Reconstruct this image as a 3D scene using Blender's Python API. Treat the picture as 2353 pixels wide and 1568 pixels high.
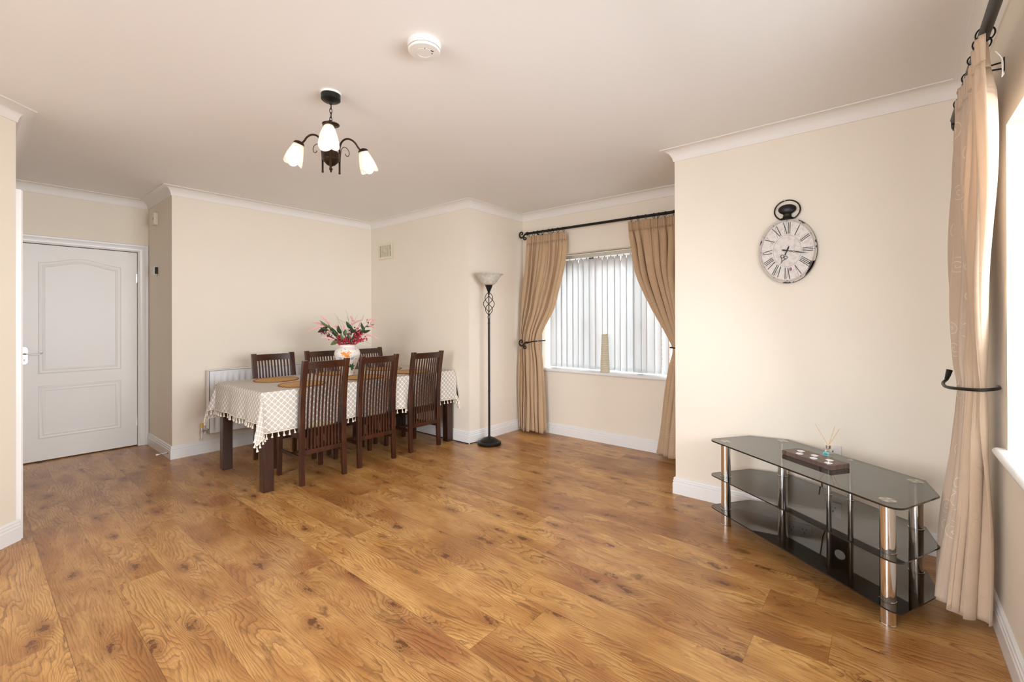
import bpy, math, random
from mathutils import Vector, Matrix
random.seed(7)
PI = math.pi
for o in list(bpy.data.objects): bpy.data.objects.remove(o)
S = bpy.context.scene
COL = S.collection

# ------------------------------------------------------------------ camera
CAMZ = 1.28
TH = 0.682083752720366; PITCH = 0.0020892818; ROLL = -0.0029160918
F_PX = 1036.547; CX = 1193.01; CY = 733.748
def _mm(A, B): return [[sum(A[i][k] * B[k][j] for k in range(3)) for j in range(3)] for i in range(3)]
c, s_ = math.cos, math.sin
_A = [[s_(TH), -c(TH), 0], [c(TH), s_(TH), 0], [0, 0, 1]]
_B = [[1, 0, 0], [0, c(PITCH), s_(PITCH)], [0, -s_(PITCH), c(PITCH)]]
_C = [[c(ROLL), 0, s_(ROLL)], [0, 1, 0], [-s_(ROLL), 0, c(ROLL)]]
_M = _mm(_C, _mm(_B, _A))             # rows: right, forward, up
right, fwd, up = (Vector(r) for r in _M)
cd = bpy.data.cameras.new('camera'); cam = bpy.data.objects.new('camera', cd); COL.objects.link(cam)
R3 = Matrix((right, up, -fwd)).transposed()
cam.matrix_world = Matrix.Translation((0, 0, CAMZ)) @ R3.to_4x4()
cd.sensor_width = 36; cd.sensor_fit = 'HORIZONTAL'
cd.lens = 36 * F_PX / 2353
cd.shift_x = -(CX - 1176.5) / 2353
cd.shift_y = (CY - 784.0) / 2353
cd.clip_start = 0.02
S.camera = cam

# ------------------------------------------------------------------ world, daylight, exposure
W = bpy.data.worlds.new('world'); S.world = W; W.use_nodes = True
W.node_tree.nodes['Background'].inputs[0].default_value = (0.86, 0.93, 1.0, 1)
W.node_tree.nodes['Background'].inputs[1].default_value = 3.0
def area(name, loc, target, sx, sy, power, colr):
    l = bpy.data.lights.new(name, 'AREA'); l.shape = 'RECTANGLE'; l.size = sx; l.size_y = sy
    l.energy = power; l.color = colr
    o = bpy.data.objects.new(name, l); COL.objects.link(o); o.location = loc
    d = Vector(target) - Vector(loc); o.rotation_euler = d.to_track_quat('-Z', 'Y').to_euler()
    return o
# daylight outside the three windows
area('daylight_side_window', (1.3, -4.0, 1.7), (1.35, 0.0, 1.45), 5.2, 2.8, 640, (0.922, 0.94, 1.0))
area('daylight_patio', (-5.2, 1.3, 2.1), (-2.0, 1.25, 1.2), 4.0, 2.6, 350, (0.912, 0.935, 1.0))
area('daylight_bay_window', (5.55, 2.25, 3.1), (4.3, 2.25, 1.3), 2.4, 1.2, 250, (0.88, 0.95, 1.0))
S.view_settings.view_transform = 'Standard'; S.view_settings.look = 'None'
S.view_settings.gamma = 1; S.view_settings.use_curve_mapping = False
S.view_settings.exposure = 0.52

# ------------------------------------------------------------------ material helpers
def srgb(r, g, b):
    f = lambda v: ((v / 255) / 12.92 if v / 255 <= 0.04045 else ((v / 255 + 0.055) / 1.055) ** 2.4)
    return (f(r), f(g), f(b), 1)
class NT:
    def __init__(s, name):
        s.m = bpy.data.materials.new(name); s.m.use_nodes = True; s.t = s.m.node_tree
        s.b = s.t.nodes['Principled BSDF']; s.out = s.t.nodes['Material Output']
    def n(s, typ, **kw):
        nd = s.t.nodes.new(typ)
        for k, v in kw.items(): setattr(nd, k, v)
        return nd
    def l(s, a, b): s.t.links.new(a, b)
    def put(s, inp, v):
        if hasattr(v, 'is_linked') or isinstance(v, bpy.types.NodeSocket): s.l(v, inp)
        else: inp.default_value = v
    def math(s, op, a, b=None, cc=None, clamp=False):
        nd = s.n('ShaderNodeMath', operation=op); nd.use_clamp = clamp
        s.put(nd.inputs[0], a)
        if b is not None: s.put(nd.inputs[1], b)
        if cc is not None: s.put(nd.inputs[2], cc)
        return nd.outputs[0]
    def mix(s, f, a, b, blend='MIX'):
        nd = s.n('ShaderNodeMix', data_type='RGBA', blend_type=blend)
        s.put(nd.inputs['Factor'], f); s.put(nd.inputs[6], a); s.put(nd.inputs[7], b)
        return nd.outputs[2]
    def comb(s, x, y, z=0.0):
        nd = s.n('ShaderNodeCombineXYZ')
        for i, v in enumerate((x, y, z)): s.put(nd.inputs[i], v)
        return nd.outputs[0]
    def sep(s, v):
        nd = s.n('ShaderNodeSeparateXYZ'); s.l(v, nd.inputs[0]); return nd.outputs
    def noise(s, vec, scale, detail=2, rough=0.5, dist=0.0):
        nd = s.n('ShaderNodeTexNoise'); s.l(vec, nd.inputs['Vector'])
        nd.inputs['Scale'].default_value = scale; nd.inputs['Detail'].default_value = detail
        nd.inputs['Roughness'].default_value = rough; nd.inputs['Distortion'].default_value = dist
        return nd.outputs[0]
    def ramp(s, f, stops, interp='LINEAR'):
        nd = s.n('ShaderNodeValToRGB'); s.put(nd.inputs[0], f); cr = nd.color_ramp; cr.interpolation = interp
        while len(cr.elements) < len(stops): cr.elements.new(0.5)
        for e, (p, cc) in zip(cr.elements, stops): e.position = p; e.color = cc
        return nd.outputs[0]
    def smooth(s, v, a, b):
        nd = s.n('ShaderNodeMapRange', interpolation_type='SMOOTHSTEP'); s.put(nd.inputs[0], v)
        nd.inputs[1].default_value = a; nd.inputs[2].default_value = b
        return nd.outputs[0]
    def bump(s, h, strength=0.2, dist=0.002):
        nd = s.n('ShaderNodeBump'); s.l(h, nd.inputs['Height']); nd.inputs['Strength'].default_value = strength
        nd.inputs['Distance'].default_value = dist; s.l(nd.outputs[0], s.b.inputs['Normal'])
    def pos(s): return s.n('ShaderNodeNewGeometry').outputs['Position']
    def obj(s): return s.n('ShaderNodeTexCoord').outputs['Object']
    def uv(s): return s.n('ShaderNodeTexCoord').outputs['UV']
def simple(name, colr, rough=0.5, metal=0.0, var=0.06, scale=25, bump=0.0, coat=0.0, spec=0.5):
    n = NT(name); v = n.noise(n.obj(), scale, 3)
    k = n.math('MULTIPLY_ADD', v, var * 2, 1 - var)
    cc = n.mix(1.0, colr, n.comb(k, k, k), 'MULTIPLY')
    n.l(cc, n.b.inputs['Base Color']); n.b.inputs['Roughness'].default_value = rough
    n.b.inputs['Metallic'].default_value = metal; n.b.inputs['Coat Weight'].default_value = coat
    n.b.inputs['Specular IOR Level'].default_value = spec
    if bump: n.bump(v, bump, 0.001)
    return n.m

# walls, ceiling, woodwork
def wall_mat():
    n = NT('cream_emulsion'); p = n.pos(); v = n.noise(p, 3.0, 3); w = n.noise(p, 160, 2)
    n.l(n.mix(v, srgb(237, 226, 209), srgb(241, 230, 214)), n.b.inputs['Base Color'])
    n.b.inputs['Roughness'].default_value = 0.62; n.b.inputs['Specular IOR Level'].default_value = 0.3
    n.bump(w, 0.05, 0.001); return n.m
M_WALL = wall_mat()
M_CEIL = simple('ceiling_paint', srgb(243, 240, 237), 0.8, var=0.012, scale=1.3)
M_COVE = simple('white_coving_paint', srgb(240, 235, 229), 0.6, var=0.01, scale=4)
M_GLOSS = simple('white_gloss_paint', srgb(240, 238, 236), 0.28, var=0.01, scale=4)
M_DOOR = simple('white_door_paint', srgb(238, 235, 231), 0.4, var=0.012, scale=5)
M_UPVC = simple('white_upvc', srgb(240, 240, 240), 0.25, var=0.01)

def floor_mat():
    n = NT('oak_laminate'); P = n.sep(n.pos()); X, Y = P[0], P[1]
    pw, pl = 0.1957, 1.285
    cx_ = n.math('DIVIDE', n.math('SUBTRACT', X, 0.0636), pw); col = n.math('FLOOR', cx_); fx = n.math('SUBTRACT', cx_, col)
    wn = n.n('ShaderNodeTexWhiteNoise', noise_dimensions='1D'); n.l(n.math('ADD', col, 31.7), wn.inputs['W'])
    cy_ = n.math('ADD', n.math('DIVIDE', Y, pl), n.math('MULTIPLY', wn.outputs[0], 7.0)); row = n.math('FLOOR', cy_); fy = n.math('SUBTRACT', cy_, row)
    w2 = n.n('ShaderNodeTexWhiteNoise', noise_dimensions='3D'); n.l(n.comb(col, row, 3.3), w2.inputs['Vector'])
    r = n.sep(w2.outputs['Color'])
    ox = n.math('MULTIPLY', r[0], 40.0); oy = n.math('MULTIPLY', r[1], 40.0)
    lx = n.math('ADD', X, ox); ly = n.math('ADD', Y, oy)
    # knots
    kv = n.comb(n.math('MULTIPLY', lx, 6.5), n.math('MULTIPLY', ly, 2.7))
    vo = n.n('ShaderNodeTexVoronoi', voronoi_dimensions='2D'); n.l(kv, vo.inputs['Vector']); vo.inputs['Scale'].default_value = 1.0
    kd = vo.outputs['Distance']
    kr = n.sep(vo.outputs['Color'])[0]
    kon = n.math('GREATER_THAN', kr, 0.62)
    near = n.math('MULTIPLY', kon, n.math('EXPONENT', n.math('MULTIPLY', kd, -5.5)))
    # height field whose contours are the cathedral grain
    f1 = n.noise(n.comb(n.math('MULTIPLY', lx, 6.4), n.math('MULTIPLY', ly, 1.15)), 1.0, 2.5, 0.4, 0.45)
    fb = n.math('ADD', n.math('ADD', n.math('MULTIPLY', f1, 1.35), n.math('MULTIPLY', lx, 3.2)), n.math('MULTIPLY', near, 0.55))
    wob = n.noise(n.comb(n.math('MULTIPLY', lx, 60), n.math('MULTIPLY', ly, 22)), 1.0, 2)
    ph = n.math('ADD', n.math('MULTIPLY', fb, 16.0), n.math('MULTIPLY', wob, 0.6))
    fr = n.math('FRACT', ph)
    ring = n.math('POWER', fr, 3.0)                      # sharp late-wood edge
    edge = n.smooth(fr, 1.0, 0.9)
    ring = n.math('MULTIPLY', ring, edge)
    fr2 = n.math('FRACT', n.math('MULTIPLY', fb, 63.0)); ring2 = n.math('MULTIPLY', n.math('MULTIPLY', fr2, fr2), n.smooth(fr2, 1.0, 0.85))
    mask = n.smooth(n.noise(n.comb(n.math('MULTIPLY', lx, 4.0), n.math('MULTIPLY', ly, 1.2), 7.0), 1.0, 2), 0.3, 0.62)
    fine = n.noise(n.comb(n.math('MULTIPLY', lx, 190), n.math('MULTIPLY', ly, 9)), 1.0, 3)
    tone = n.noise(n.comb(n.math('MULTIPLY', lx, 3.4), n.math('MULTIPLY', ly, 1.3), 2.0), 1.0, 3, 0.55)
    base = n.ramp(tone, [(0.30, srgb(132, 86, 42)), (0.43, srgb(176, 122, 62)), (0.55, srgb(216, 168, 102)), (0.68, srgb(164, 104, 56))])
    hue = n.mix(r[2], srgb(186, 124, 76), srgb(202, 152, 88))
    base = n.mix(0.35, base, hue)
    base = n.mix(n.math('MULTIPLY', n.math('MULTIPLY', ring, 0.85), n.math('MULTIPLY_ADD', mask, 0.65, 0.35)), base, srgb(108, 60, 26))
    base = n.mix(n.math('MULTIPLY', ring2, 0.28), base, srgb(130, 80, 38))
    base = n.mix(n.math('MULTIPLY', n.smooth(fine, 0.45, 0.7), 0.38), base, srgb(120, 74, 34))
    # dark smudges round knots and in streaks
    st = n.noise(n.comb(n.math('MULTIPLY', lx, 13), n.math('MULTIPLY', ly, 3.4), 5.0), 1.0, 5, 0.65, 0.8)
    dark = n.math('MULTIPLY', n.smooth(st, 0.57, 0.72), 0.65)
    base = n.mix(dark, base, srgb(98, 62, 26))
    kn = n.noise(n.comb(n.math('MULTIPLY', lx, 48), n.math('MULTIPLY', ly, 26)), 1.0, 4, 0.65)
    kk = n.math('ADD', kd, n.math('MULTIPLY', n.math('SUBTRACT', kn, 0.5), 0.75))
    ksz = n.math('MULTIPLY_ADD', kr, 0.10, -0.06)
    core = n.math('MULTIPLY', kon, n.smooth(n.math('SUBTRACT', kk, ksz), 0.11, 0.0))
    base = n.mix(n.math('MULTIPLY', core, 0.8), base, srgb(70, 38, 22))
    halo = n.math('MULTIPLY', kon, n.smooth(n.math('ADD', kd, n.math('MULTIPLY', n.math('SUBTRACT', st, 0.5), 0.5)), 0.34, 0.05))
    base = n.mix(n.math('MULTIPLY', halo, 0.42), base, srgb(120, 66, 28))
    # plank tone and seams
    br = n.math('MULTIPLY_ADD', r[2], 0.2, 0.9)
    base = n.mix(1.0, base, n.comb(br, br, br), 'MULTIPLY')
    ex = n.math('MINIMUM', fx, n.math('SUBTRACT', 1.0, fx)); ey = n.math('MINIMUM', fy, n.math('SUBTRACT', 1.0, fy))
    sx = n.math('MULTIPLY', ex, pw); sy = n.math('MULTIPLY', ey, pl)
    sm = n.smooth(n.math('MINIMUM', sx, n.math('MULTIPLY', sy, 1.4)), 0.0013, 0.0003)
    base = n.mix(n.math('MULTIPLY', sm, 0.6), base, srgb(70, 40, 18))
    n.l(base, n.b.inputs['Base Color'])
    n.l(n.math('MULTIPLY_ADD', fine, 0.08, 0.25), n.b.inputs['Roughness'])
    n.b.inputs['Specular IOR Level'].default_value = 0.5
    n.bump(n.math('SUBTRACT', n.math('MULTIPLY', fine, 0.3), sm), 0.12, 0.0015)
    return n.m
M_FLOOR = floor_mat()

def wood_dark(name, a, b, cdark, rough=0.28):
    n = NT(name); P = n.sep(n.obj())
    v = n.noise(n.comb(n.math('MULTIPLY', P[0], 60), n.math('MULTIPLY', P[1], 60), n.math('MULTIPLY', P[2], 6)), 1.0, 4, 0.6, 0.8)
    t = n.noise(n.obj(), 5.0, 2)
    cc = n.mix(n.smooth(v, 0.35, 0.7), a, b); cc = n.mix(n.smooth(t, 0.4, 0.75), cc, cdark)
    n.l(cc, n.b.inputs['Base Color']); n.b.inputs['Roughness'].default_value = rough
    n.b.inputs['Coat Weight'].default_value = 0.25; n.b.inputs['Coat Roughness'].default_value = 0.2
    return n.m
M_CHAIR = wood_dark('mahogany_stained_wood', srgb(72, 34, 15), srgb(48, 20, 10), srgb(36, 15, 10))
M_TABLE = wood_dark('dark_walnut_table_wood', srgb(62, 33, 21), srgb(40, 20, 13), srgb(44, 25, 19))
M_SLATE = wood_dark('weathered_brown_wood', srgb(116, 92, 82), srgb(78, 58, 50), srgb(96, 74, 66), 0.6)
M_CUSH = simple('cream_seat_fabric', srgb(226, 212, 170), 0.85, var=0.05, scale=80, bump=0.2)
M_BLACK = simple('black_iron', (0.010, 0.009, 0.008, 1), 0.38, metal=0.3, var=0.1)
M_BRONZE = simple('dark_bronze_metal', srgb(58, 44, 34), 0.35, metal=0.85, var=0.1)
M_POLE2 = simple('charcoal_painted_pole', srgb(52, 50, 48), 0.4, metal=0.4, var=0.08)
M_CHROME = simple('chrome', (0.80, 0.78, 0.76, 1), 0.10, metal=1.0, var=0.03)
M_SATIN = simple('satin_steel', (0.72, 0.71, 0.70, 1), 0.25, metal=1.0, var=0.03)
M_WHITEP = simple('white_plastic', srgb(236, 232, 226), 0.4, var=0.01)
M_CREAMP = simple('cream_plastic', srgb(232, 222, 200), 0.45, var=0.01)
M_DARKP = simple('dark_recess', (0.012, 0.011, 0.010, 1), 0.6)
M_RAD = simple('white_radiator_enamel', srgb(240, 239, 240), 0.22, var=0.01)
M_WAX = simple('white_wax', srgb(244, 240, 240), 0.5, var=0.02)
M_ALU = simple('thin_aluminium', (0.8, 0.8, 0.82, 1), 0.3, metal=1.0)
M_TAN = simple('reed_cane', srgb(222, 178, 124), 0.7, var=0.1)
M_TEAL = simple('turquoise_paper', srgb(120, 206, 210), 0.6)
M_TEALD = simple('dark_teal_ink', srgb(28, 96, 112), 0.6)
M_YEL = simple('yellow_plastic_cap', srgb(226, 180, 96), 0.5)
M_RED = simple('crimson_glaze', srgb(176, 40, 66), 0.25)

def glassy(name, tint, ior, rough=0.02):
    n = NT(name); tr = n.n('ShaderNodeBsdfTransparent'); tr.inputs[0].default_value = tint
    gl = n.n('ShaderNodeBsdfGlossy'); gl.inputs['Roughness'].default_value = rough; gl.inputs[0].default_value = (1, 1, 1, 1)
    ge = n.n('ShaderNodeNewGeometry'); dt = n.n('ShaderNodeVectorMath', operation='DOT_PRODUCT'); n.l(ge.outputs['Incoming'], dt.inputs[0]); n.l(ge.outputs['Normal'], dt.inputs[1])
    f0 = ((ior-1)/(ior+1))**2; fr = n.math('MULTIPLY_ADD', n.math('POWER', n.math('SUBTRACT', 1.0, n.math('ABSOLUTE', dt.outputs['Value'])), 5.0), 1-f0, f0)
    v = n.noise(n.obj(), 2.0, 1); k = n.math('MULTIPLY_ADD', v, 0.02, 0.99)
    mx = n.n('ShaderNodeMixShader'); n.l(n.math('MULTIPLY', fr, k), mx.inputs[0]); n.l(tr.outputs[0], mx.inputs[1]); n.l(gl.outputs[0], mx.inputs[2])
    n.l(mx.outputs[0], n.out.inputs[0]); return n.m
M_SMOKE = glassy('smoked_glass', (0.33, 0.33, 0.32, 1), 1.9, 0.03)
M_SMOKE_EDGE = simple('smoked_glass_edge', (0.010, 0.011, 0.011, 1), 0.12, coat=0.5)
M_PANE = glassy('window_glass', (0.97, 0.98, 0.98, 1), 1.3, 0.0)
M_CLEAR = glassy('clear_glass', (0.93, 0.95, 0.95, 1), 1.5, 0.02)
def disk_mat():
    n = NT('brushed_support_disc'); P = n.sep(n.obj()); ang = n.math('ARCTAN2', P[1], P[0])
    v = n.math('SINE', n.math('MULTIPLY', ang, 4.0)); n.l(n.mix(n.smooth(v, -1, 1), srgb(150, 146, 132), srgb(196, 192, 178)), n.b.inputs['Base Color'])
    n.b.inputs['Metallic'].default_value = 0.6; n.b.inputs['Roughness'].default_value = 0.35; return n.m
M_DISC = disk_mat()

def curtain_mat(name, a, b, thread, emb=True, trans=0.3, es=0.45, crease=0.25):
    n = NT(name); U = n.sep(n.uv()); u, v = U[0], U[1]
    wv = n.noise(n.comb(n.math('MULTIPLY', u, 900), n.math('MULTIPLY', v, 60)), 1.0, 2)
    big = n.noise(n.comb(n.math('MULTIPLY', u, 3), n.math('MULTIPLY', v, 2)), 1.0, 2)
    cc = n.mix(n.math('MULTIPLY_ADD', wv, 0.4, n.math('MULTIPLY', big, 0.5)), a, b)
    if emb:
        vo = n.n('ShaderNodeTexVoronoi', voronoi_dimensions='2D'); n.l(n.comb(u, v), vo.inputs['Vector'])
        vo.inputs['Scale'].default_value = 9.0; vo.inputs['Randomness'].default_value = 0.75
        ps = n.sep(vo.outputs['Position']); rn = n.sep(vo.outputs['Color'])
        dx = n.math('MULTIPLY', n.math('SUBTRACT', u, ps[0]), 9.0); dy = n.math('MULTIPLY', n.math('SUBTRACT', v, ps[1]), 9.0)
        dx = n.math('DIVIDE', dx, 1.0)
        rr = n.math('SQRT', n.math('ADD', n.math('MULTIPLY', dx, dx), n.math('MULTIPLY', dy, dy)))
        an = n.math('DIVIDE', n.math('ARCTAN2', dy, dx), 2 * PI)
        sp = n.math('FRACT', n.math('ADD', n.math('SUBTRACT', n.math('MULTIPLY', rr, 6.0), an), rn[1]))
        line = n.smooth(n.math('ABSOLUTE', n.math('SUBTRACT', sp, 0.5)), 0.11, 0.04)
        lim = n.math('MULTIPLY', n.math('LESS_THAN', rr, 0.34), n.math('GREATER_THAN', rn[0], 0.35))
        line = n.math('MULTIPLY', line, lim)
        cc = n.mix(n.math('MULTIPLY', line, es), cc, thread)
    n.l(cc, n.b.inputs['Base Color']); n.b.inputs['Roughness'].default_value = 0.6
    n.b.inputs['Sheen Weight'].default_value = 0.25; n.b.inputs['Specular IOR Level'].default_value = 0.25
    cre = n.noise(n.comb(n.math('MULTIPLY', u, 7), n.math('ADD', n.math('MULTIPLY', v, 13), n.math('MULTIPLY', u, 3)), 3.0), 1.0, 3, 0.55, 1.2)
    n.bump(n.math('ADD', n.math('MULTIPLY', wv, 0.04), cre), crease, 0.012)
    tl = n.n('ShaderNodeBsdfTranslucent'); n.l(cc, tl.inputs[0])
    mx = n.n('ShaderNodeMixShader'); mx.inputs[0].default_value = trans
    n.l(n.b.outputs[0], mx.inputs[1]); n.l(tl.outputs[0], mx.inputs[2]); n.l(mx.outputs[0], n.out.inputs[0])
    return n.m
M_CURT = curtain_mat('gold_beige_embroidered_fabric', srgb(224, 194, 158), srgb(212, 180, 144), srgb(250, 232, 200))
M_CURT2 = curtain_mat('pale_peach_embroidered_fabric', srgb(228, 206, 184), srgb(216, 192, 168), srgb(255, 244, 220), es=0.7, crease=0.5)
M_LIN = curtain_mat('plain_peach_lining', srgb(232, 208, 180), srgb(224, 198, 170), srgb(0, 0, 0), emb=False, crease=0.6)
M_BLIND = curtain_mat('white_blind_fabric', srgb(232, 233, 233), srgb(224, 226, 226), srgb(0, 0, 0), emb=False, trans=0.42, crease=0.0)

def cloth_mat():
    n = NT('trellis_print_cotton'); U = n.sep(n.uv()); k = 2 * PI / 0.046
    a = n.math('MULTIPLY', U[0], k); b = n.math('MULTIPLY', U[1], k)
    ca, cb = n.math('COSINE', a), n.math('COSINE', b)
    c2a, c2b = n.math('COSINE', n.math('MULTIPLY', a, 2.0)), n.math('COSINE', n.math('MULTIPLY', b, 2.0))
    f = n.math('ADD', n.math('ADD', ca, cb), n.math('MULTIPLY', n.math('SUBTRACT', n.math('MULTIPLY', ca, c2b), n.math('MULTIPLY', c2a, cb)), 0.09))
    ln = n.smooth(n.math('ABSOLUTE', f), 0.36, 0.18)
    wv = n.noise(n.comb(n.math('MULTIPLY', U[0], 500), n.math('MULTIPLY', U[1], 500)), 1.0, 2)
    base = n.mix(wv, srgb(188, 178, 164), srgb(198, 188, 174))
    n.l(n.mix(ln, base, srgb(244, 242, 240)), n.b.inputs['Base Color'])
    n.b.inputs['Roughness'].default_value = 0.8; n.b.inputs['Specular IOR Level'].default_value = 0.2; n.bump(wv, 0.15, 0.0008); return n.m
M_CLOTH = cloth_mat()
M_TASSEL = simple('cream_cotton_fringe', srgb(236, 222, 204), 0.85, var=0.05, scale=200)
def mat_mat():
    n = NT('woven_straw'); P = n.sep(n.obj()); r = n.math('SQRT', n.math('ADD', n.math('MULTIPLY', P[0], P[0]), n.math('MULTIPLY', P[1], P[1])))
    an = n.math('ARCTAN2', P[1], P[0])
    wv = n.math('MULTIPLY', n.math('SINE', n.math('MULTIPLY', r, 700)), n.math('SINE', n.math('MULTIPLY', an, 60)))
    nz = n.noise(n.obj(), 90, 3)
    cc = n.mix(n.math('MULTIPLY_ADD', wv, 0.25, nz), srgb(182, 134, 74), srgb(232, 190, 124))
    n.l(cc, n.b.inputs['Base Color']); n.b.inputs['Roughness'].default_value = 0.8; n.bump(n.math('ADD', wv, nz), 0.5, 0.002); return n.m
M_STRAW = mat_mat()
M_STRAWD = simple('dark_straw_edge', srgb(150, 96, 48), 0.8, var=0.25, scale=60)

def frosted(name, colr, trans=0.5):
    n = NT(name); v = n.noise(n.obj(), 18, 3, 0.5, 1.5); cc = n.mix(n.smooth(v, 0.3, 0.7), colr, (0.9, 0.86, 0.8, 1))
    n.l(cc, n.b.inputs['Base Color']); n.b.inputs['Roughness'].default_value = 0.35
    tl = n.n('ShaderNodeBsdfTranslucent'); n.l(cc, tl.inputs[0]); mx = n.n('ShaderNodeMixShader'); mx.inputs[0].default_value = trans
    n.l(n.b.outputs[0], mx.inputs[1]); n.l(tl.outputs[0], mx.inputs[2]); n.l(mx.outputs[0], n.out.inputs[0]); return n.m
M_SHADE = frosted('alabaster_glass_shade', srgb(244, 234, 222), 0.35)
M_SHADE2 = frosted('opal_glass_bowl', srgb(222, 218, 204), 0.45)
def bulb_mat():
    n = NT('lit_bulb'); e = n.n('ShaderNodeEmission'); lw = n.n('ShaderNodeLayerWeight'); lw.inputs[0].default_value = 0.3
    e.inputs[0].default_value = (1.0, 0.86, 0.70, 1); e.inputs[1].default_value = 9
    n.l(e.outputs[0], n.out.inputs[0]); return n.m
M_BULB = bulb_mat()
M_LEAF = simple('artificial_leaf_green', srgb(48, 72, 44), 0.5, var=0.35, scale=14)
M_LEAF2 = simple('pale_leaf_green', srgb(98, 118, 76), 0.5, var=0.3, scale=14)
M_BERRY = simple('red_berry', srgb(176, 34, 58), 0.3, var=0.3, scale=12)
M_BERRYD = simple('dark_red_berry', srgb(96, 18, 34), 0.35, var=0.3, scale=12)
M_PINK = simple('pink_blossom', srgb(232, 168, 166), 0.7, var=0.15, scale=60)
M_GRASS = simple('dry_grass_green', srgb(96, 104, 78), 0.7, var=0.2)
M_GLAZE = simple('white_glazed_ceramic', srgb(238, 230, 220), 0.22, var=0.02, coat=0.3)
def ribbed_mat():
    n = NT('ribbed_cream_ceramic'); P = n.sep(n.obj())
    z = n.math('ADD', P[2], n.math('MULTIPLY', n.noise(n.obj(), 18, 2), 0.012))
    w = n.math('SINE', n.math('MULTIPLY', z, 330)); n.l(n.mix(n.smooth(w, -1, -0.4), srgb(196, 184, 156), srgb(222, 212, 188)), n.b.inputs['Base Color'])
    n.b.inputs['Roughness'].default_value = 0.55; n.bump(w, 0.6, 0.002); return n.m
M_RIB = ribbed_mat()
def clock_mat():
    n = NT('distressed_clock_dial'); o = n.obj(); v = n.noise(o, 9, 4, 0.6); w = n.noise(o, 40, 3); P = n.sep(o)
    q = n.math('SQRT', n.math('ADD', n.math('POWER', n.math('DIVIDE', P[1], 0.159), 2.0), n.math('POWER', n.math('DIVIDE', P[2], 0.205), 2.0)))
    cc = n.mix(n.smooth(w, 0.4, 0.75), srgb(226, 218, 212), srgb(204, 192, 184))
    cc = n.mix(n.math('MULTIPLY', n.smooth(q, 0.86, 0.95), 0.6), cc, srgb(182, 166, 152))
    n.l(cc, n.b.inputs['Base Color']); n.b.inputs['Roughness'].default_value = 0.6; return n.m
M_DIAL = clock_mat()
M_INK = simple('black_ink', (0.012, 0.011, 0.011, 1), 0.5)
M_GREYINK = simple('grey_ink', srgb(150, 142, 136), 0.6)
def brick_mat():
    n = NT('red_brick'); P = n.sep(n.pos()); bt = n.n('ShaderNodeTexBrick')
    n.l(n.comb(P[1], P[2]), bt.inputs['Vector']); bt.inputs['Scale'].default_value = 1.0
    bt.inputs['Brick Width'].default_value = 0.225; bt.inputs['Row Height'].default_value = 0.075; bt.inputs['Mortar Size'].default_value = 0.006
    bt.inputs['Color1'].default_value = srgb(190, 110, 78); bt.inputs['Color2'].default_value = srgb(168, 88, 62); bt.inputs['Mortar'].default_value = srgb(205, 190, 172)
    n.l(bt.outputs[0], n.b.inputs['Base Color']); n.b.inputs['Roughness'].default_value = 0.9; return n.m
M_BRICK = brick_mat()
M_GROUND = simple('grey_paving', srgb(150, 148, 142), 0.9, var=0.15, scale=3)

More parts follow.
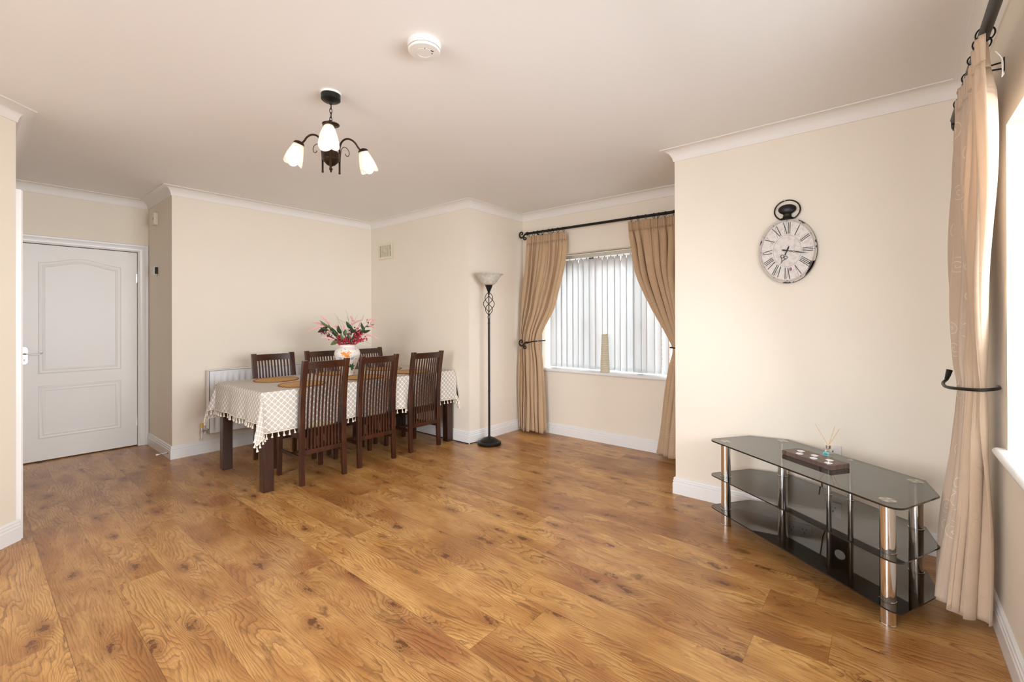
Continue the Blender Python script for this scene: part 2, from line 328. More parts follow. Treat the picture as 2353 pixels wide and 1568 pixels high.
# ------------------------------------------------------------------ mesh helpers
def cr(pts, k=5):
    """Catmull-Rom refinement of a point list"""
    p = [Vector(q) for q in pts]; out = []
    for i in range(len(p)-1):
        a, b, c2, d = p[max(i-1, 0)], p[i], p[i+1], p[min(i+2, len(p)-1)]
        for j in range(k):
            t = j/k; out.append(.5*((2*b)+(c2-a)*t+(2*a-5*b+4*c2-d)*t*t+(3*b-a-3*c2+d)*t**3))
    out.append(p[-1]); return out
def crs(r, k=5): return [r[i]+(r[i+1]-r[i])*j/k for i in range(len(r)-1) for j in range(k)]+[r[-1]]
class MB:
    def __init__(s): s.v = []; s.f = []; s.uv = []; s.mi = []; s.cur = 0
    def add(s, vs, fs, uvs=None):
        o = len(s.v); s.v += [tuple(p) for p in vs]
        for f in fs: s.f.append([i + o for i in f]); s.mi.append(s.cur)
        s.uv += uvs if uvs else [(p[0], p[1]) for p in vs]
    def box(s, x0, y0, z0, x1, y1, z1):
        vs = [(x0,y0,z0),(x1,y0,z0),(x1,y1,z0),(x0,y1,z0),(x0,y0,z1),(x1,y0,z1),(x1,y1,z1),(x0,y1,z1)]
        s.add(vs, [(0,3,2,1),(4,5,6,7),(0,1,5,4),(1,2,6,5),(2,3,7,6),(3,0,4,7)])
    def hexa(s, b, t):     # bottom quad, top quad
        s.add(list(b) + list(t), [(0,3,2,1),(4,5,6,7),(0,1,5,4),(1,2,6,5),(2,3,7,6),(3,0,4,7)])
    def prism(s, poly, z0, z1):
        n = len(poly); s.add([(x,y,z0) for x,y in poly] + [(x,y,z1) for x,y in poly],
            [tuple(range(n))[::-1], tuple(range(n, 2*n))] + [(i,(i+1)%n,(i+1)%n+n,i+n) for i in range(n)])
    def grid(s, rows, uvs=None, closed=False):
        nr, nc = len(rows), len(rows[0]); vs = [p for r in rows for p in r]; fs = []
        for i in range(nr-1):
            for j in range(nc if closed else nc-1):
                k = (j+1) % nc; fs.append((i*nc+j, i*nc+k, (i+1)*nc+k, (i+1)*nc+j))
        s.add(vs, fs, uvs)
    def lathe(s, prof, cx=0, cy=0, cz=0, seg=32, cap=True, M=None):
        rows = []
        for r, z in prof:
            row = [Vector((r*math.cos(2*PI*k/seg), r*math.sin(2*PI*k/seg), z)) for k in range(seg)]
            if M: row = [M @ p for p in row]
            rows.append([(p[0]+cx, p[1]+cy, p[2]+cz) for p in row])
        o = len(s.v); s.grid(rows, closed=True)
        if cap:
            n = len(prof)
            if prof[0][0] > 1e-5: s.f.append([o+k for k in range(seg)][::-1]); s.mi.append(s.cur)
            if prof[-1][0] > 1e-5: s.f.append([o+(n-1)*seg+k for k in range(seg)]); s.mi.append(s.cur)
    def tube(s, pts, r, seg=10, cap=True):
        pts = [Vector(p) for p in pts]; n = len(pts); rs = r if isinstance(r, (list, tuple)) else [r]*n
        rows = []; prev = None
        for i, p in enumerate(pts):
            t = (pts[min(i+1,n-1)] - pts[max(i-1,0)]).normalized()
            if prev is None:
                a = Vector((0,0,1)) if abs(t.z) < 0.9 else Vector((1,0,0)); nrm = t.cross(a).normalized()
            else:
                nrm = prev - t*prev.dot(t); nrm = nrm.normalized() if nrm.length > 1e-6 else prev
            prev = nrm; bn = t.cross(nrm)
            rows.append([tuple(p + (nrm*math.cos(2*PI*k/seg) + bn*math.sin(2*PI*k/seg))*rs[i]) for k in range(seg)])
        o = len(s.v); s.grid(rows, closed=True)
        if cap:
            s.f.append([o+k for k in range(seg)]); s.mi.append(s.cur)
            s.f.append([o+(n-1)*seg+k for k in range(seg)][::-1]); s.mi.append(s.cur)
    def sphere(s, cx, cy, cz, r, seg=12, rings=8, sz=1.0):
        s.lathe([(max(1e-6, r*math.sin(PI*i/rings)), -r*sz*math.cos(PI*i/rings)) for i in range(rings+1)], cx, cy, cz, seg, cap=False)
    def build(s, name, mat, parent=None, smooth=True, bevel=0.0, angle=35, solid=0.0, sub=0):
        me = bpy.data.meshes.new(name); me.from_pydata(s.v, [], s.f); me.validate(clean_customdata=False)
        mats = mat if isinstance(mat, (list, tuple)) else [mat]
        for m in mats: me.materials.append(m)
        if len(mats) > 1:
            for p, i in zip(me.polygons, s.mi): p.material_index = i
        ul = me.uv_layers.new(name='UVMap')
        for l in me.loops: ul.data[l.index].uv = s.uv[l.vertex_index]
        import bmesh
        bm = bmesh.new(); bm.from_mesh(me); bmesh.ops.recalc_face_normals(bm, faces=bm.faces); bm.to_mesh(me); bm.free()
        o = bpy.data.objects.new(name, me); COL.objects.link(o)
        if parent is not None: o.parent = parent
        if smooth:
            for p in me.polygons: p.use_smooth = True
            me.set_sharp_from_angle(angle=math.radians(angle))
        if solid:
            md = o.modifiers.new('solid', 'SOLIDIFY'); md.thickness = solid; md.offset = 0
        if bevel:
            md = o.modifiers.new('bevel', 'BEVEL'); md.width = bevel; md.segments = 2; md.limit_method = 'ANGLE'; md.angle_limit = math.radians(40)
        if sub:
            md = o.modifiers.new('sub', 'SUBSURF'); md.levels = sub; md.render_levels = sub
        return o
def empty(name, loc, rz=0.0):
    o = bpy.data.objects.new(name, None); COL.objects.link(o); o.location = loc; o.rotation_euler = (0, 0, rz); o.empty_display_size = 0.05; return o
def tag(o, label, cat, group=None):
    o['label'] = label; o['category'] = cat
    if group: o['group'] = group
    return o
def struct(o): o['kind'] = 'structure'; return o
def copy_tree(o, parent=None):
    c = o.copy(); COL.objects.link(c); c.parent = parent
    for ch in [x for x in bpy.data.objects if x.parent == o]: copy_tree(ch, c)
    return c
def offset_poly(poly, d, closed=True):
    n = len(poly); out = []
    for i in range(n):
        p = Vector(poly[i])
        if not closed and i in (0, n-1):
            a, b = (p, Vector(poly[1])) if i == 0 else (Vector(poly[n-2]), p)
            t = (b-a).normalized(); out.append(tuple(p + Vector((-t.y, t.x))*d)); continue
        a, b = Vector(poly[i-1]), Vector(poly[(i+1) % n])
        t1 = (p-a).normalized(); t2 = (b-p).normalized()
        n1 = Vector((-t1.y, t1.x)); n2 = Vector((-t2.y, t2.x))
        m = (n1+n2); m = m / max(1e-6, m.dot(n1)); out.append(tuple(p + m*d))
    return out

# ------------------------------------------------------------------ room shell
HC = 2.525; HB = 2.4455
P = [(-2.2,-.36),(3.312,-.36),(3.312,1.206),(4.201,1.206),(4.201,3.355),(3.306,3.355),(3.306,5.135),(1.217,5.135),(1.217,5.974),(.192,5.974),(.192,3.942),(-.9,2.85),(-2.2,2.85)]
OUT = offset_poly(P, -0.12)
mb = MB(); mb.prism(OUT, -0.1, 0.0); struct(mb.build('floor', M_FLOOR, smooth=False))
mb = MB(); mb.prism(OUT, HC, HC+0.1); struct(mb.build('ceiling', M_CEIL, smooth=False))
WN = ['wall_right','wall_front_right','wall_bay_right','wall_bay_window','wall_bay_left','wall_back_right','wall_back','wall_alcove_right','wall_door','wall_alcove_left','wall_diagonal','wall_left','wall_rear']
THK = {'wall_bay_window': 0.32, 'wall_right': 0.30}
OPEN = {'wall_right': (0.15+2.2, 2.51+2.2, .75, 2.02), 'wall_bay_window': (1.45-1.206, 3.072-1.206, .70, 2.017), 'wall_rear': (0.6, 2.7, 0.05, 2.15), 'wall_door': (1.217-1.128, 1.217-.300, 0.0, 1.99)}
n = len(P); YD_ = 5.974
for i in range(n):
    a, b = Vector(P[i]), Vector(P[(i+1) % n]); L = (b-a).length; t = (b-a)/L; nn = Vector((t.y, -t.x)); th = THK.get(WN[i], .12)
    oa, ob = Vector(OUT[i]), Vector(OUT[(i+1) % n])
    if th != .12:
        oa = oa + nn*(th-.12); ob = ob + nn*(th-.12)
    mb = MB()
    def piece(s0, s1, z0, z1):
        p0 = a+t*s0; p1 = a+t*s1
        q0 = oa if s0 == 0 else p0+nn*th; q1 = ob if s1 == L else p1+nn*th
        quad = [tuple(p0), tuple(p1), tuple(q1), tuple(q0)]
        mb.prism(quad, z0, z1)
    if WN[i] in OPEN:
        s0, s1, z0, z1 = OPEN[WN[i]]
        piece(0, s0, 0, HC); piece(s1, L, 0, HC); piece(s0, s1, z1, HC)
        if z0 > 0: piece(s0, s1, 0, z0)
    else: piece(0, L, 0, HC)
    if WN[i] == 'wall_door': mb.box(.28, YD_+.06, -.05, 1.15, YD_+.12, 2.05)  # unseen backing slab, added to block sky light leaking under the door
    struct(mb.build(WN[i], M_WALL, smooth=False))

def sweep(path, prof, name, mat, closed=False, parent=None):
    mb = MB(); rows = []
    for d, z in prof:
        rows.append([(x, y, z) for x, y in offset_poly(path, d, closed)])
    mb.grid(rows, closed=closed)
    o = len(rows[0])
    if not closed:
        mb.f.append([k*o for k in range(len(prof))]); mb.mi.append(0); mb.f.append([k*o+o-1 for k in range(len(prof))][::-1]); mb.mi.append(0)
    return mb.build(name, mat, parent, angle=30)
cove = [(0,HB),(.006,HB),(.008,HB+.004)] + [(.08-.070*math.cos(PI/2*k/10), HB+.004+.070*math.sin(PI/2*k/10)) for k in range(1, 11)] + [(.084,HC-.005),(.084,HC)]
struct(sweep(P, cove, 'trim_1', M_COVE, closed=True))
bbp = [(0,0),(.017,0),(.017,.078),(.0145,.081),(.0125,.084),(.0125,.087),(.015,.090),(.015,.098),(.0125,.1005),(.0105,.103),(.0105,.106),(.0125,.109),(.011,.116),(.006,.1195),(0,.121)]
def board(name, i0, i1, s0=None, s1=None):
    """from corner i0 to corner i1 along the outline, mitred at its ends when they are corners"""
    full = {d: offset_poly(P, d) for d, z in bbp}
    mb = MB(); rows = []
    for d, z in bbp:
        q = full[d]; a, b = Vector(P[i0]), Vector(P[i1 % n]); t = (b-a).normalized(); nn = Vector((-t.y, t.x))
        p0 = Vector(q[i0]) if s0 is None else a+t*s0+nn*d
        p1 = Vector(q[i1 % n]) if s1 is None else a+t*s1+nn*d
        rows.append([(p0.x, p0.y, z), (p1.x, p1.y, z)])
    mb.grid(rows)
    mb.f.append([k*2 for k in range(len(bbp))]); mb.mi.append(0); mb.f.append([k*2+1 for k in range(len(bbp))][::-1]); mb.mi.append(0)
    struct(mb.build(name, M_GLOSS, angle=25))
board('baseboard_right', 0, 1); board('baseboard_front_right', 1, 2); board('baseboard_bay_right', 2, 3); board('baseboard_bay_window', 3, 4)
board('baseboard_bay_left', 4, 5); board('baseboard_back_right', 5, 6); board('baseboard_back', 6, 7); board('baseboard_alcove_right', 7, 8)
board('baseboard_diagonal', 10, 11, s0=-.012); board('baseboard_left', 11, 12)

# ------------------------------------------------------------------ door in the alcove
YD = 5.974
d1 = struct(empty('door_1', (0.3, YD, 0)))
def W2L(mb, o):     # world coordinates to the local frame of an unrotated parent
    mb.v = [(x-o.location[0], y-o.location[1], z-o.location[2]) for x, y, z in mb.v]; return mb
mb = MB(); mb.box(.303, YD+.004, .010, 1.125, YD+.044, 1.984); W2L(mb, d1).build('door_leaf', M_DOOR, d1, bevel=.002)
def inset(poly, d): return offset_poly(poly, d)
def moulding(poly, name):
    mb = MB(); rows = []
    for off, h in [(0, 0), (.004, .004), (.010, .0055), (.017, .002), (.024, .001), (.032, .005), (.040, .0065), (.046, .0)]:
        q = inset(poly, off); rows.append([(x, YD+.004-h, z) for x, z in q])
    mb.grid(rows, closed=True); return W2L(mb, d1).build(name, M_DOOR, d1, angle=60)
arch = [(.425, .802), (1.0, .802), (1.0, 1.82)] + [(1.0-.575*k/14, 1.82+.055*(math.sin(PI*k/14)**2)) for k in range(1, 14)] + [(.425, 1.82)]
moulding(arch, 'upper_panel_moulding')
moulding([(.425, .209), (1.0, .209), (1.0, .690), (.425, .690)], 'lower_panel_moulding')
hd = MB()
pl_ = [(.339+.0245*math.cos(a), (1.025 if math.sin(a) > 0 else .922)+.027*math.sin(a)) for a in [2*PI*k/24+.001 for k in range(24)]]
hd.add([(x, YD+.003, z) for x, z in pl_] + [(x, YD-.004, z) for x, z in pl_], [tuple(range(24)), tuple(range(24, 48))] + [(i, (i+1) % 24, (i+1) % 24+24, i+24) for i in range(24)])
W2L(hd, d1); hpl = hd.build('handle_plate', M_SATIN, d1, bevel=.0015)
mb = MB(); mb.tube([(.339, YD, .99), (.339, YD-.035, .99), (.352, YD-.047, .99), (.39, YD-.048, .986), (.425, YD-.047, .984), (.445, YD-.046, .992), (.452, YD-.045, .998)], [.010, .009, .008, .006, .0065, .006, .004], 12)
W2L(mb, d1).build('lever', M_SATIN, d1)
mb = MB(); mb.tube([(.340, YD-.0055, .938), (.340, YD-.0035, .938)], .0045, 12); mb.box(.3375, YD-.0055, .924, .3425, YD-.0038, .938); W2L(mb, d1).build('keyhole', M_DARKP, d1)
for zz in (.25, 1.72):
    mb = MB(); mb.tube([(1.1265, YD-.003, zz-.045), (1.1265, YD-.003, zz+.045)], .005, 10); mb.box(1.114, YD-.0015, zz-.045, 1.127, YD+.003, zz+.045); W2L(mb, d1).build('hinge', M_SATIN, d1)
# frame round the door: a swept architrave
aprof = [(0, 0), (0, .010), (.008, .014), (.016, .012), (.022, .015), (.050, .018), (.058, .016), (.066, .021), (.080, .022), (.087, .016), (.087, 0)]
def architrave(name, x0, x1, ztop, plane, axis, side, tk=1.0):
    mb = MB(); rows = []
    for w, h in aprof:
        pts = [(x0-w, 0), (x0-w, ztop+w*.85), (x1+w, ztop+w*.85), (x1+w, 0)]
        if axis == 'y': rows.append([(x, plane+side*h*tk, z) for x, z in pts])
        else: rows.append([(plane+side*h*tk, x, z) for x, z in pts])
    mb.grid(rows); return struct(mb.build(name, M_GLOSS, angle=25))
architrave('trim_2', .300, 1.128, 1.990, YD, 'y', -1)
architrave('trim_3', 4.045, 4.87, 1.985, .192, 'x', 1, tk=1.3)
d2 = struct(empty('door_2', (.192, 4.46, 0)))
mb = MB(); mb.box(.193, 4.046, .01, .204, 4.869, 1.98); W2L(mb, d2).build('door_leaf', M_DOOR, d2, bevel=.002)
mb = MB(); mb.tube([(.204, 4.82, 1.0), (.25, 4.82, 1.0), (.25, 4.72, 1.0)], .008); W2L(mb, d2).build('lever', M_SATIN, d2)

# ------------------------------------------------------------------ bay window
w1 = struct(empty('window_1', (4.42, 2.26, .70)))
mb = MB()
y0, y1, z0, z1, xa, xb = 1.45, 3.072, .73, 2.017, 4.42, 4.48
mb.box(xa, y0, z0, xb, y1, z0+.06); mb.box(xa, y0, z1-.06, xb, y1, z1); mb.box(xa, y0, z0, xb, y0+.06, z1); mb.box(xa, y1-.06, z0, xb, y1, z1)
for ym in (1.97, 2.55): mb.box(xa, ym-.035, z0, xb, ym+.035, z1)
W2L(mb, w1).build('window_frame', M_UPVC, w1, bevel=.004)
for ya, yb in ((1.51, 1.935), (2.005, 2.515), (2.585, 3.012)):
    mb = MB(); mb.box(4.446, ya, z0+.06, 4.452, yb, z1-.06); W2L(mb, w1).build('pane', M_PANE, w1, smooth=False)
for yh in (2.60, 1.92):
    mb = MB(); mb.box(4.405, yh-.012, 1.28, 4.42, yh+.012, 1.36); mb.tube([(4.395, yh, 1.33), (4.39, yh, 1.22)], .008); W2L(mb, w1).build('window_handle', M_UPVC, w1)
mb = MB()
prof = [(4.50, .70), (4.175, .70), (4.166, .704), (4.161, .715), (4.166, .726), (4.175, .73), (4.50, .73)]
ya, yb = 1.415, 3.10
mb.add([(x, ya, z) for x, z in prof] + [(x, yb, z) for x, z in prof], [tuple(range(7)), tuple(range(7, 14))[::-1]] + [(i, (i+1) % 7, (i+1) % 7+7, i+7) for i in range(7)])
# the board only widens in front of the wall face
mb2 = MB()
mb2.add([(x, ya, z) for x, z in [(4.2005, .70)]+prof[1:6]+[(4.2005, .73)]] + [(x, yb, z) for x, z in [(4.2005, .70)]+prof[1:6]+[(4.2005, .73)]], [tuple(range(7)), tuple(range(7, 14))[::-1]] + [(i, (i+1) % 7, (i+1) % 7+7, i+7) for i in range(7)])
mb2.box(4.2005, 1.4505, .7005, 4.42, 3.0715, .73)
W2L(mb2, w1).build('window_sill', M_GLOSS, w1, angle=50)

# side window (right)
w2 = struct(empty('window_2', (1.33, -.60, .75)))
mb = MB(); ya, yb = -.62, -.56
mb.box(.15, ya, .78, 2.51, yb, .84); mb.box(.15, ya, 1.96, 2.51, yb, 2.02); mb.box(.15, ya, .78, .21, yb, 2.02); mb.box(2.45, ya, .78, 2.51, yb, 2.02)
for xm in (.94, 1.72): mb.box(xm-.035, ya, .78, xm+.035, yb, 2.02)
W2L(mb, w2).build('window_frame', M_UPVC, w2, bevel=.004)
for xa, xb in ((.21, .905), (.975, 1.685), (1.755, 2.45)):
    mb = MB(); mb.box(xa, -.593, .84, xb, -.587, 1.96); W2L(mb, w2).build('pane', M_PANE, w2, smooth=False)
mb = MB(); pr = [(-.3595, .748), (-.335, .748), (-.326, .751), (-.321, .762), (-.326, .773), (-.335, .777), (-.3595, .777)]
mb.add([(.11, y, z) for y, z in pr] + [(2.545, y, z) for y, z in pr], [tuple(range(7))[::-1], tuple(range(7, 14))] + [(i, (i+1) % 7, (i+1) % 7+7, i+7) for i in range(7)])
mb.box(.1505, -.56, .7505, 2.5095, -.3595, .777)
W2L(mb, w2).build('window_sill', M_GLOSS, w2, angle=50)
# rear patio opening
w3 = struct(empty('window_3', (-2.26, 1.2, .05)))
mb = MB(); xa, xb = -2.30, -2.24
mb.box(xa, .15, .05, xb, 2.25, .12); mb.box(xa, .15, 2.08, xb, 2.25, 2.15); mb.box(xa, .15, .05, xb, .22, 2.15); mb.box(xa, 2.18, .05, xb, 2.25, 2.15); mb.box(xa, 1.16, .05, xb, 1.24, 2.15)
W2L(mb, w3).build('window_frame', M_UPVC, w3, bevel=.004)
for ya, yb in ((.22, 1.16), (1.24, 2.18)):
    mb = MB(); mb.box(-2.273, ya, .12, -2.267, yb, 2.08); W2L(mb, w3).build('pane', M_PANE, w3, smooth=False)

# outside
mb = MB(); mb.box(4.6, -6, -.12, 12, 9, -.02); g = mb.build('garden_paving', M_GROUND, smooth=False); g['kind'] = 'structure'
mb = MB(); mb.box(7.2, -4.0, -.02, 7.45, 3.15, 2.9); tag(mb.build('brick_wall', M_BRICK, smooth=False), 'red brick wall outside, glimpsed between the window blind slats', 'wall')

# ------------------------------------------------------------------ vertical blind
vb = empty('vertical_blind', (4.33, 2.26, 1.98))
mb = MB(); mb.box(4.305, 1.47, 1.965, 4.355, 3.06, 2.005); W2L(mb, vb).build('headrail', simple('grey_white_rail', srgb(205, 200, 188), .35), vb, bevel=.002)
ys = [2.995-.0735*k for k in range(21)]
angs = [-18,-12,-14,-8,4,14,-24,-16,-20,18,-10,12,20,-6,-18,26,8,22,26,24,28,26]
for k, yk in enumerate(ys):
    an = math.radians(angs[k]); w = .0445
    mb = MB(); rows = []; uvs = []
    for j in range(7):
        q = -w+2*w*j/6; bow = .004*(1-(q/w)**2)
        lx, ly = math.sin(an)*q + math.cos(an)*bow, math.cos(an)*q - math.sin(an)*bow
        row = [(4.33+lx, yk+ly, z) for z in (.745, .79, 1.4, 1.90, 1.94)]
        row[-1] = (4.33+lx*.75, yk+ly*.75, 1.950)
        rows.append(row); uvs += [(q, p[2]) for p in row]
    mb.grid(rows, uvs); W2L(mb, vb).build('slat', M_BLIND, vb, solid=.0008)
    mb = MB(); mb.tube([(4.33, yk, 1.95), (4.33, yk, 1.975)], .004, 6); W2L(mb, vb).build('slat_hook', M_BLACK, vb)
mb = MB(); mb.tube([(4.335, 3.0, .752), (4.335, 1.5, .752)], .0015, 5); W2L(mb, vb).build('bottom_chain', M_WHITEP, vb)
tag(vb, 'white vertical slat blind hanging in the bay window recess', 'window blind')

# ------------------------------------------------------------------ curtains
def lerp_keys(keys, z):
    ks = sorted(keys, key=lambda k: -k[0])
    if z >= ks[0][0]: return ks[0][1:]
    if z <= ks[-1][0]: return ks[-1][1:]
    i = max(q for q in range(len(ks)-1) if z <= ks[q][0])
    k0, k1, k2, k3 = ks[max(i-1, 0)], ks[i], ks[i+1], ks[min(i+2, len(ks)-1)]
    h = k2[0]-k1[0]; t = (z-k1[0])/h
    def f(a, b, c2, d):
        m1 = (c2-a)/((k2[0]-k0[0]) or 1)*h; m2 = (d-b)/((k3[0]-k1[0]) or 1)*h
        if (b-a)*(c2-b) <= 0 and k0 is not k1: m1 = 0
        if (c2-b)*(d-c2) <= 0 and k3 is not k2: m2 = 0
        return (2*t**3-3*t*t+1)*b+(t**3-2*t*t+t)*m1+(-2*t**3+3*t*t)*c2+(t**3-t*t)*m2
    return [tuple(f(*q) for q in zip(a, b, c2, d)) if isinstance(a, tuple) else f(a, b, c2, d) for a, b, c2, d in zip(k0[1:], k1[1:], k2[1:], k3[1:])]
def curtain(name, keys, npl, width, zt, zb, mat, loc, flip=1, nu=None, headh=.085, seed=0, hemwave=.012, lift=0.0, matplain=None, plain_from=2.0):
    root = empty(name, loc); rnd = random.Random(seed); ph = [rnd.uniform(0, 6.28) for _ in range(8)]
    nu = nu or npl*40
    def pt(u, z):
        A, C_, B, amp, fine = lerp_keys(keys, z)
        ax = (1-u)**2; bx = 2*u*(1-u); cx2 = u*u
        x = ax*A[0]+bx*C_[0]+cx2*B[0]; y = ax*A[1]+bx*C_[1]+cx2*B[1]
        tx = 2*(1-u)*(C_[0]-A[0])+2*u*(B[0]-C_[0]); ty = 2*(1-u)*(C_[1]-A[1])+2*u*(B[1]-C_[1]); L = math.hypot(tx, ty) or 1
        uu = u + .018*math.sin(5*u*PI+ph[0]+z*.7) + .010*math.sin(9*u*PI+ph[1]-z*1.1)
        w = math.sin(2*PI*npl*uu+ph[2]); w = w*(1.25-.25*w*w)
        w *= .75+.35*math.sin(3.3*u*PI+ph[3]+z*.8)
        w2 = math.sin(2*PI*npl*6.3*uu+ph[4]+.8*math.sin(9*z))
        o = amp*w*.5 + fine*w2 + .12*amp*math.sin(7*z+11*u+ph[5])
        s2 = .22*amp*math.sin(4*PI*npl*uu+ph[2]+.6)
        return (x - ty/L*o*flip + tx/L*s2, y + tx/L*o*flip + ty/L*s2)
    def sheet(za, zc, nz, mats):
        mb = MB(); rows = []; uvs = []
        for i in range(nz+1):
            z = za+(zc-za)*i/nz; row = []
            for j in range(nu+1):
                u = j/nu; x, y = pt(u, z); zz = z
                if abs(z-zb) < 1e-6: zz += hemwave*(.5+.5*math.sin(4.1*u*PI+ph[6]))
                if z < .5: zz += lift*max(0, math.sin(PI*u))**1.5*(1-z/.5)
                row.append((x, y, zz)); uvs.append((u*width, z))
            rows.append(row)
        mb.grid(rows, uvs)
        if len(mats) > 1:
            for i in range(nz):
                for j in range(nu):
                    if j/nu > plain_from: mb.mi[i*nu+j] = 1
        return W2L(mb, root), mats
    m = [mat] if matplain is None else [mat, matplain]
    b, mm = sheet(zt-headh, zb, 60, m); b.build('drape', mm if len(mm) > 1 else mm[0], root, solid=.0015, angle=180)
    b, mm = sheet(zt, zt-headh+.0, 6, m); b.build('heading', mm if len(mm) > 1 else mm[0], root, solid=.003, angle=180)
    return root
XR = 4.10
# left curtain of the bay window: A = wall side, B = window side
keys = [(2.24, (4.10,3.205), (4.10,2.95), (4.10,2.690), .030, .007),
        (2.165, (4.10,3.21), (4.10,2.95), (4.10,2.690), .032, .007),
        (2.09, (4.10,3.22), (4.10,2.95), (4.10,2.690), .050, .001),
        (1.45, (4.08,3.265), (4.05,3.05), (4.08,2.83), .060, .0),
        (1.03, (4.06,3.285), (4.0,3.15), (4.07,3.015), .045, .002),
        (.80, (4.06,3.30), (4.0,3.13), (4.07,2.98), .050, .001),
        (.02, (4.07,3.315), (3.985,3.12), (4.08,2.945), .065, .0)]
tag(curtain('curtain', keys, 7, 1.1, 2.24, .02, M_CURT, (4.1, 3.0, 0), seed=3), 'gold-beige embroidered curtain tied back, at the corner beside the floor lamp', 'curtain')
keys = [(2.235, (4.10,1.94), (4.10,1.60), (4.10,1.262), .030, .007),
        (2.16, (4.10,1.935), (4.10,1.60), (4.10,1.262), .032, .007),
        (2.07, (4.10,1.92), (4.10,1.60), (4.10,1.262), .050, .001),
        (1.72, (4.08,1.835), (4.06,1.58), (4.09,1.30), .065, .0),
        (1.42, (4.07,1.70), (4.04,1.52), (4.08,1.315), .060, .0),
        (1.10, (4.06,1.52), (4.0,1.43), (4.07,1.33), .050, .001),
        (1.0, (4.05,1.475), (3.99,1.41), (4.07,1.335), .045, .002),
        (.85, (4.05,1.51), (3.99,1.42), (4.07,1.32), .050, .001),
        (.03, (4.085,1.645), (3.97,1.45), (4.06,1.29), .065, .0)]
tag(curtain('curtain', keys, 8, 1.25, 2.235, .03, M_CURT, (4.1, 1.6, 0), seed=5, flip=1), 'gold-beige embroidered curtain swept aside behind the projecting wall with the clock', 'curtain')
# curtain of the side window
keys = [(2.225, (2.90,-.262), (2.50,-.245), (2.135,-.262), .026, .006),
        (2.15, (2.91,-.262), (2.51,-.245), (2.14,-.266), .030, .006),
        (2.06, (2.93,-.262), (2.52,-.245), (2.16,-.275), .055, .001),
        (1.60, (2.94,-.26), (2.62,-.235), (2.40,-.300), .060, .0),
        (1.10, (2.86,-.262), (2.68,-.232), (2.60,-.318), .050, .001),
        (.99, (2.83,-.265), (2.67,-.240), (2.625,-.318), .040, .002),
        (.85, (2.84,-.262), (2.66,-.232), (2.61,-.318), .050, .001),
        (.45, (2.88,-.265), (2.53,-.14), (2.60,-.322), .050, .0),
        (.03, (2.90,-.27), (2.48,-.07), (2.625,-.325), .055, .0)]
c3_ = tag(curtain('curtain', keys, 7, 1.4, 2.225, .03, M_CURT2, (2.6, -.27, 0), seed=11, lift=.055, matplain=M_LIN, plain_from=.62), 'pale peach floor-length curtain gathered by the holdback beside the glass stand', 'curtain')
mb = MB(); 
for k in range(4): mb.tube(cr([(2.150+.004*k, -.285-.002*k, 2.165), (2.156+.002*k, -.300, 2.14), (2.149+.005*k, -.302, 2.11), (2.152+.003*k, -.300-.002*k, 2.075+.004*k), (2.156+.003*k, -.303, 2.095)]), .0016, 6)
W2L(mb, c3_).build('gathering_cord', M_WHITEP, c3_)['label'] = 'white gathering cord'

def spiral(c0, a0, r0, r1, turns, u, v, steps=28):
    out = []
    for k in range(steps+1):
        t = k/steps; r = r0+(r1-r0)*t; a = a0+turns*2*PI*t
        out.append(Vector(c0)+Vector(u)*r*math.cos(a)+Vector(v)*r*math.sin(a))
    return out
def scroll(mb, base, d, upv, sc, r):
    """double scroll finial growing from base along d"""
    b = Vector(base); d = Vector(d); u = Vector(upv)
    P0 = [(0,0),(.25,-.02),(.5,-.16),(.72,-.42),(.95,-.62),(1.25,-.68),(1.55,-.52),(1.70,-.18),(1.66,.20),(1.42,.44),(1.12,.42),(.98,.20),(1.06,.02),(1.22,.0)]
    mb.tube(cr([b+d*sc*x+u*sc*y for x, y in P0]), crs([r*1.1]*9+[r,r*.95,r*.9,r*.85,r*1.1]), 10)
    P1 = [(.72,-.42),(.64,-.66),(.68,-.95),(.50,-1.14),(.22,-1.12),(.08,-.92),(.18,-.74),(.34,-.78)]
    mb.tube(cr([b+d*sc*x+u*sc*y for x, y in P1]), crs([r,r,r*.95,r*.9,r*.9,r*.85,r*.8,r]), 10)
pole = empty('curtain_pole', (4.10, 2.3, 2.275))
mb = MB(); mb.tube([(4.10, 3.215, 2.2775), (4.10, 1.222, 2.2655)], .014, 16); W2L(mb, pole).build('rod', M_BLACK, pole)
mb = MB(); mb.tube([(4.10, 3.218, 2.2775), (4.10, 3.198, 2.277)], .020, 16); scroll(mb, (4.10, 3.218, 2.277), (0,1,0), (0,0,1), .058, .0088); W2L(mb, pole).build('finial', M_BLACK, pole)
for yb in (3.06, 1.34):
    mb = MB(); mb.tube([(4.198, yb, 2.25), (4.13, yb, 2.25), (4.10, yb, 2.262)], .006, 8); mb.tube([(4.2005, yb, 2.25), (4.194, yb, 2.25)], .018, 12)
    W2L(mb, pole).build('wall_bracket', M_BLACK, pole)
tag(pole, 'black iron curtain pole with scrolled end above the bay window', 'curtain pole')
pole2 = empty('curtain_pole', (2.2, -.268, 2.262))
mb = MB(); mb.tube([(3.08, -.268, 2.262), (.35, -.268, 2.262)], .0165, 20); W2L(mb, pole2).build('rod', M_POLE2, pole2)
for xb in (2.535, .5):
    mb = MB()
    for dz in (.012, -.014): mb.tube([(xb, -.3595, 2.262+dz), (xb, -.30, 2.262+dz*.6), (xb, -.268, 2.262+dz*.9)], .0035, 8)
    mb.box(xb-.012, -.3595, 2.236, xb+.012, -.3565, 2.288)
    W2L(mb, pole2).build('wall_bracket', M_BLACK, pole2)
mb = MB(); scroll(mb, (3.08, -.268, 2.262), (1,0,0), (0,0,1), .037, .0075); W2L(mb, pole2).build('finial', M_BLACK, pole2)
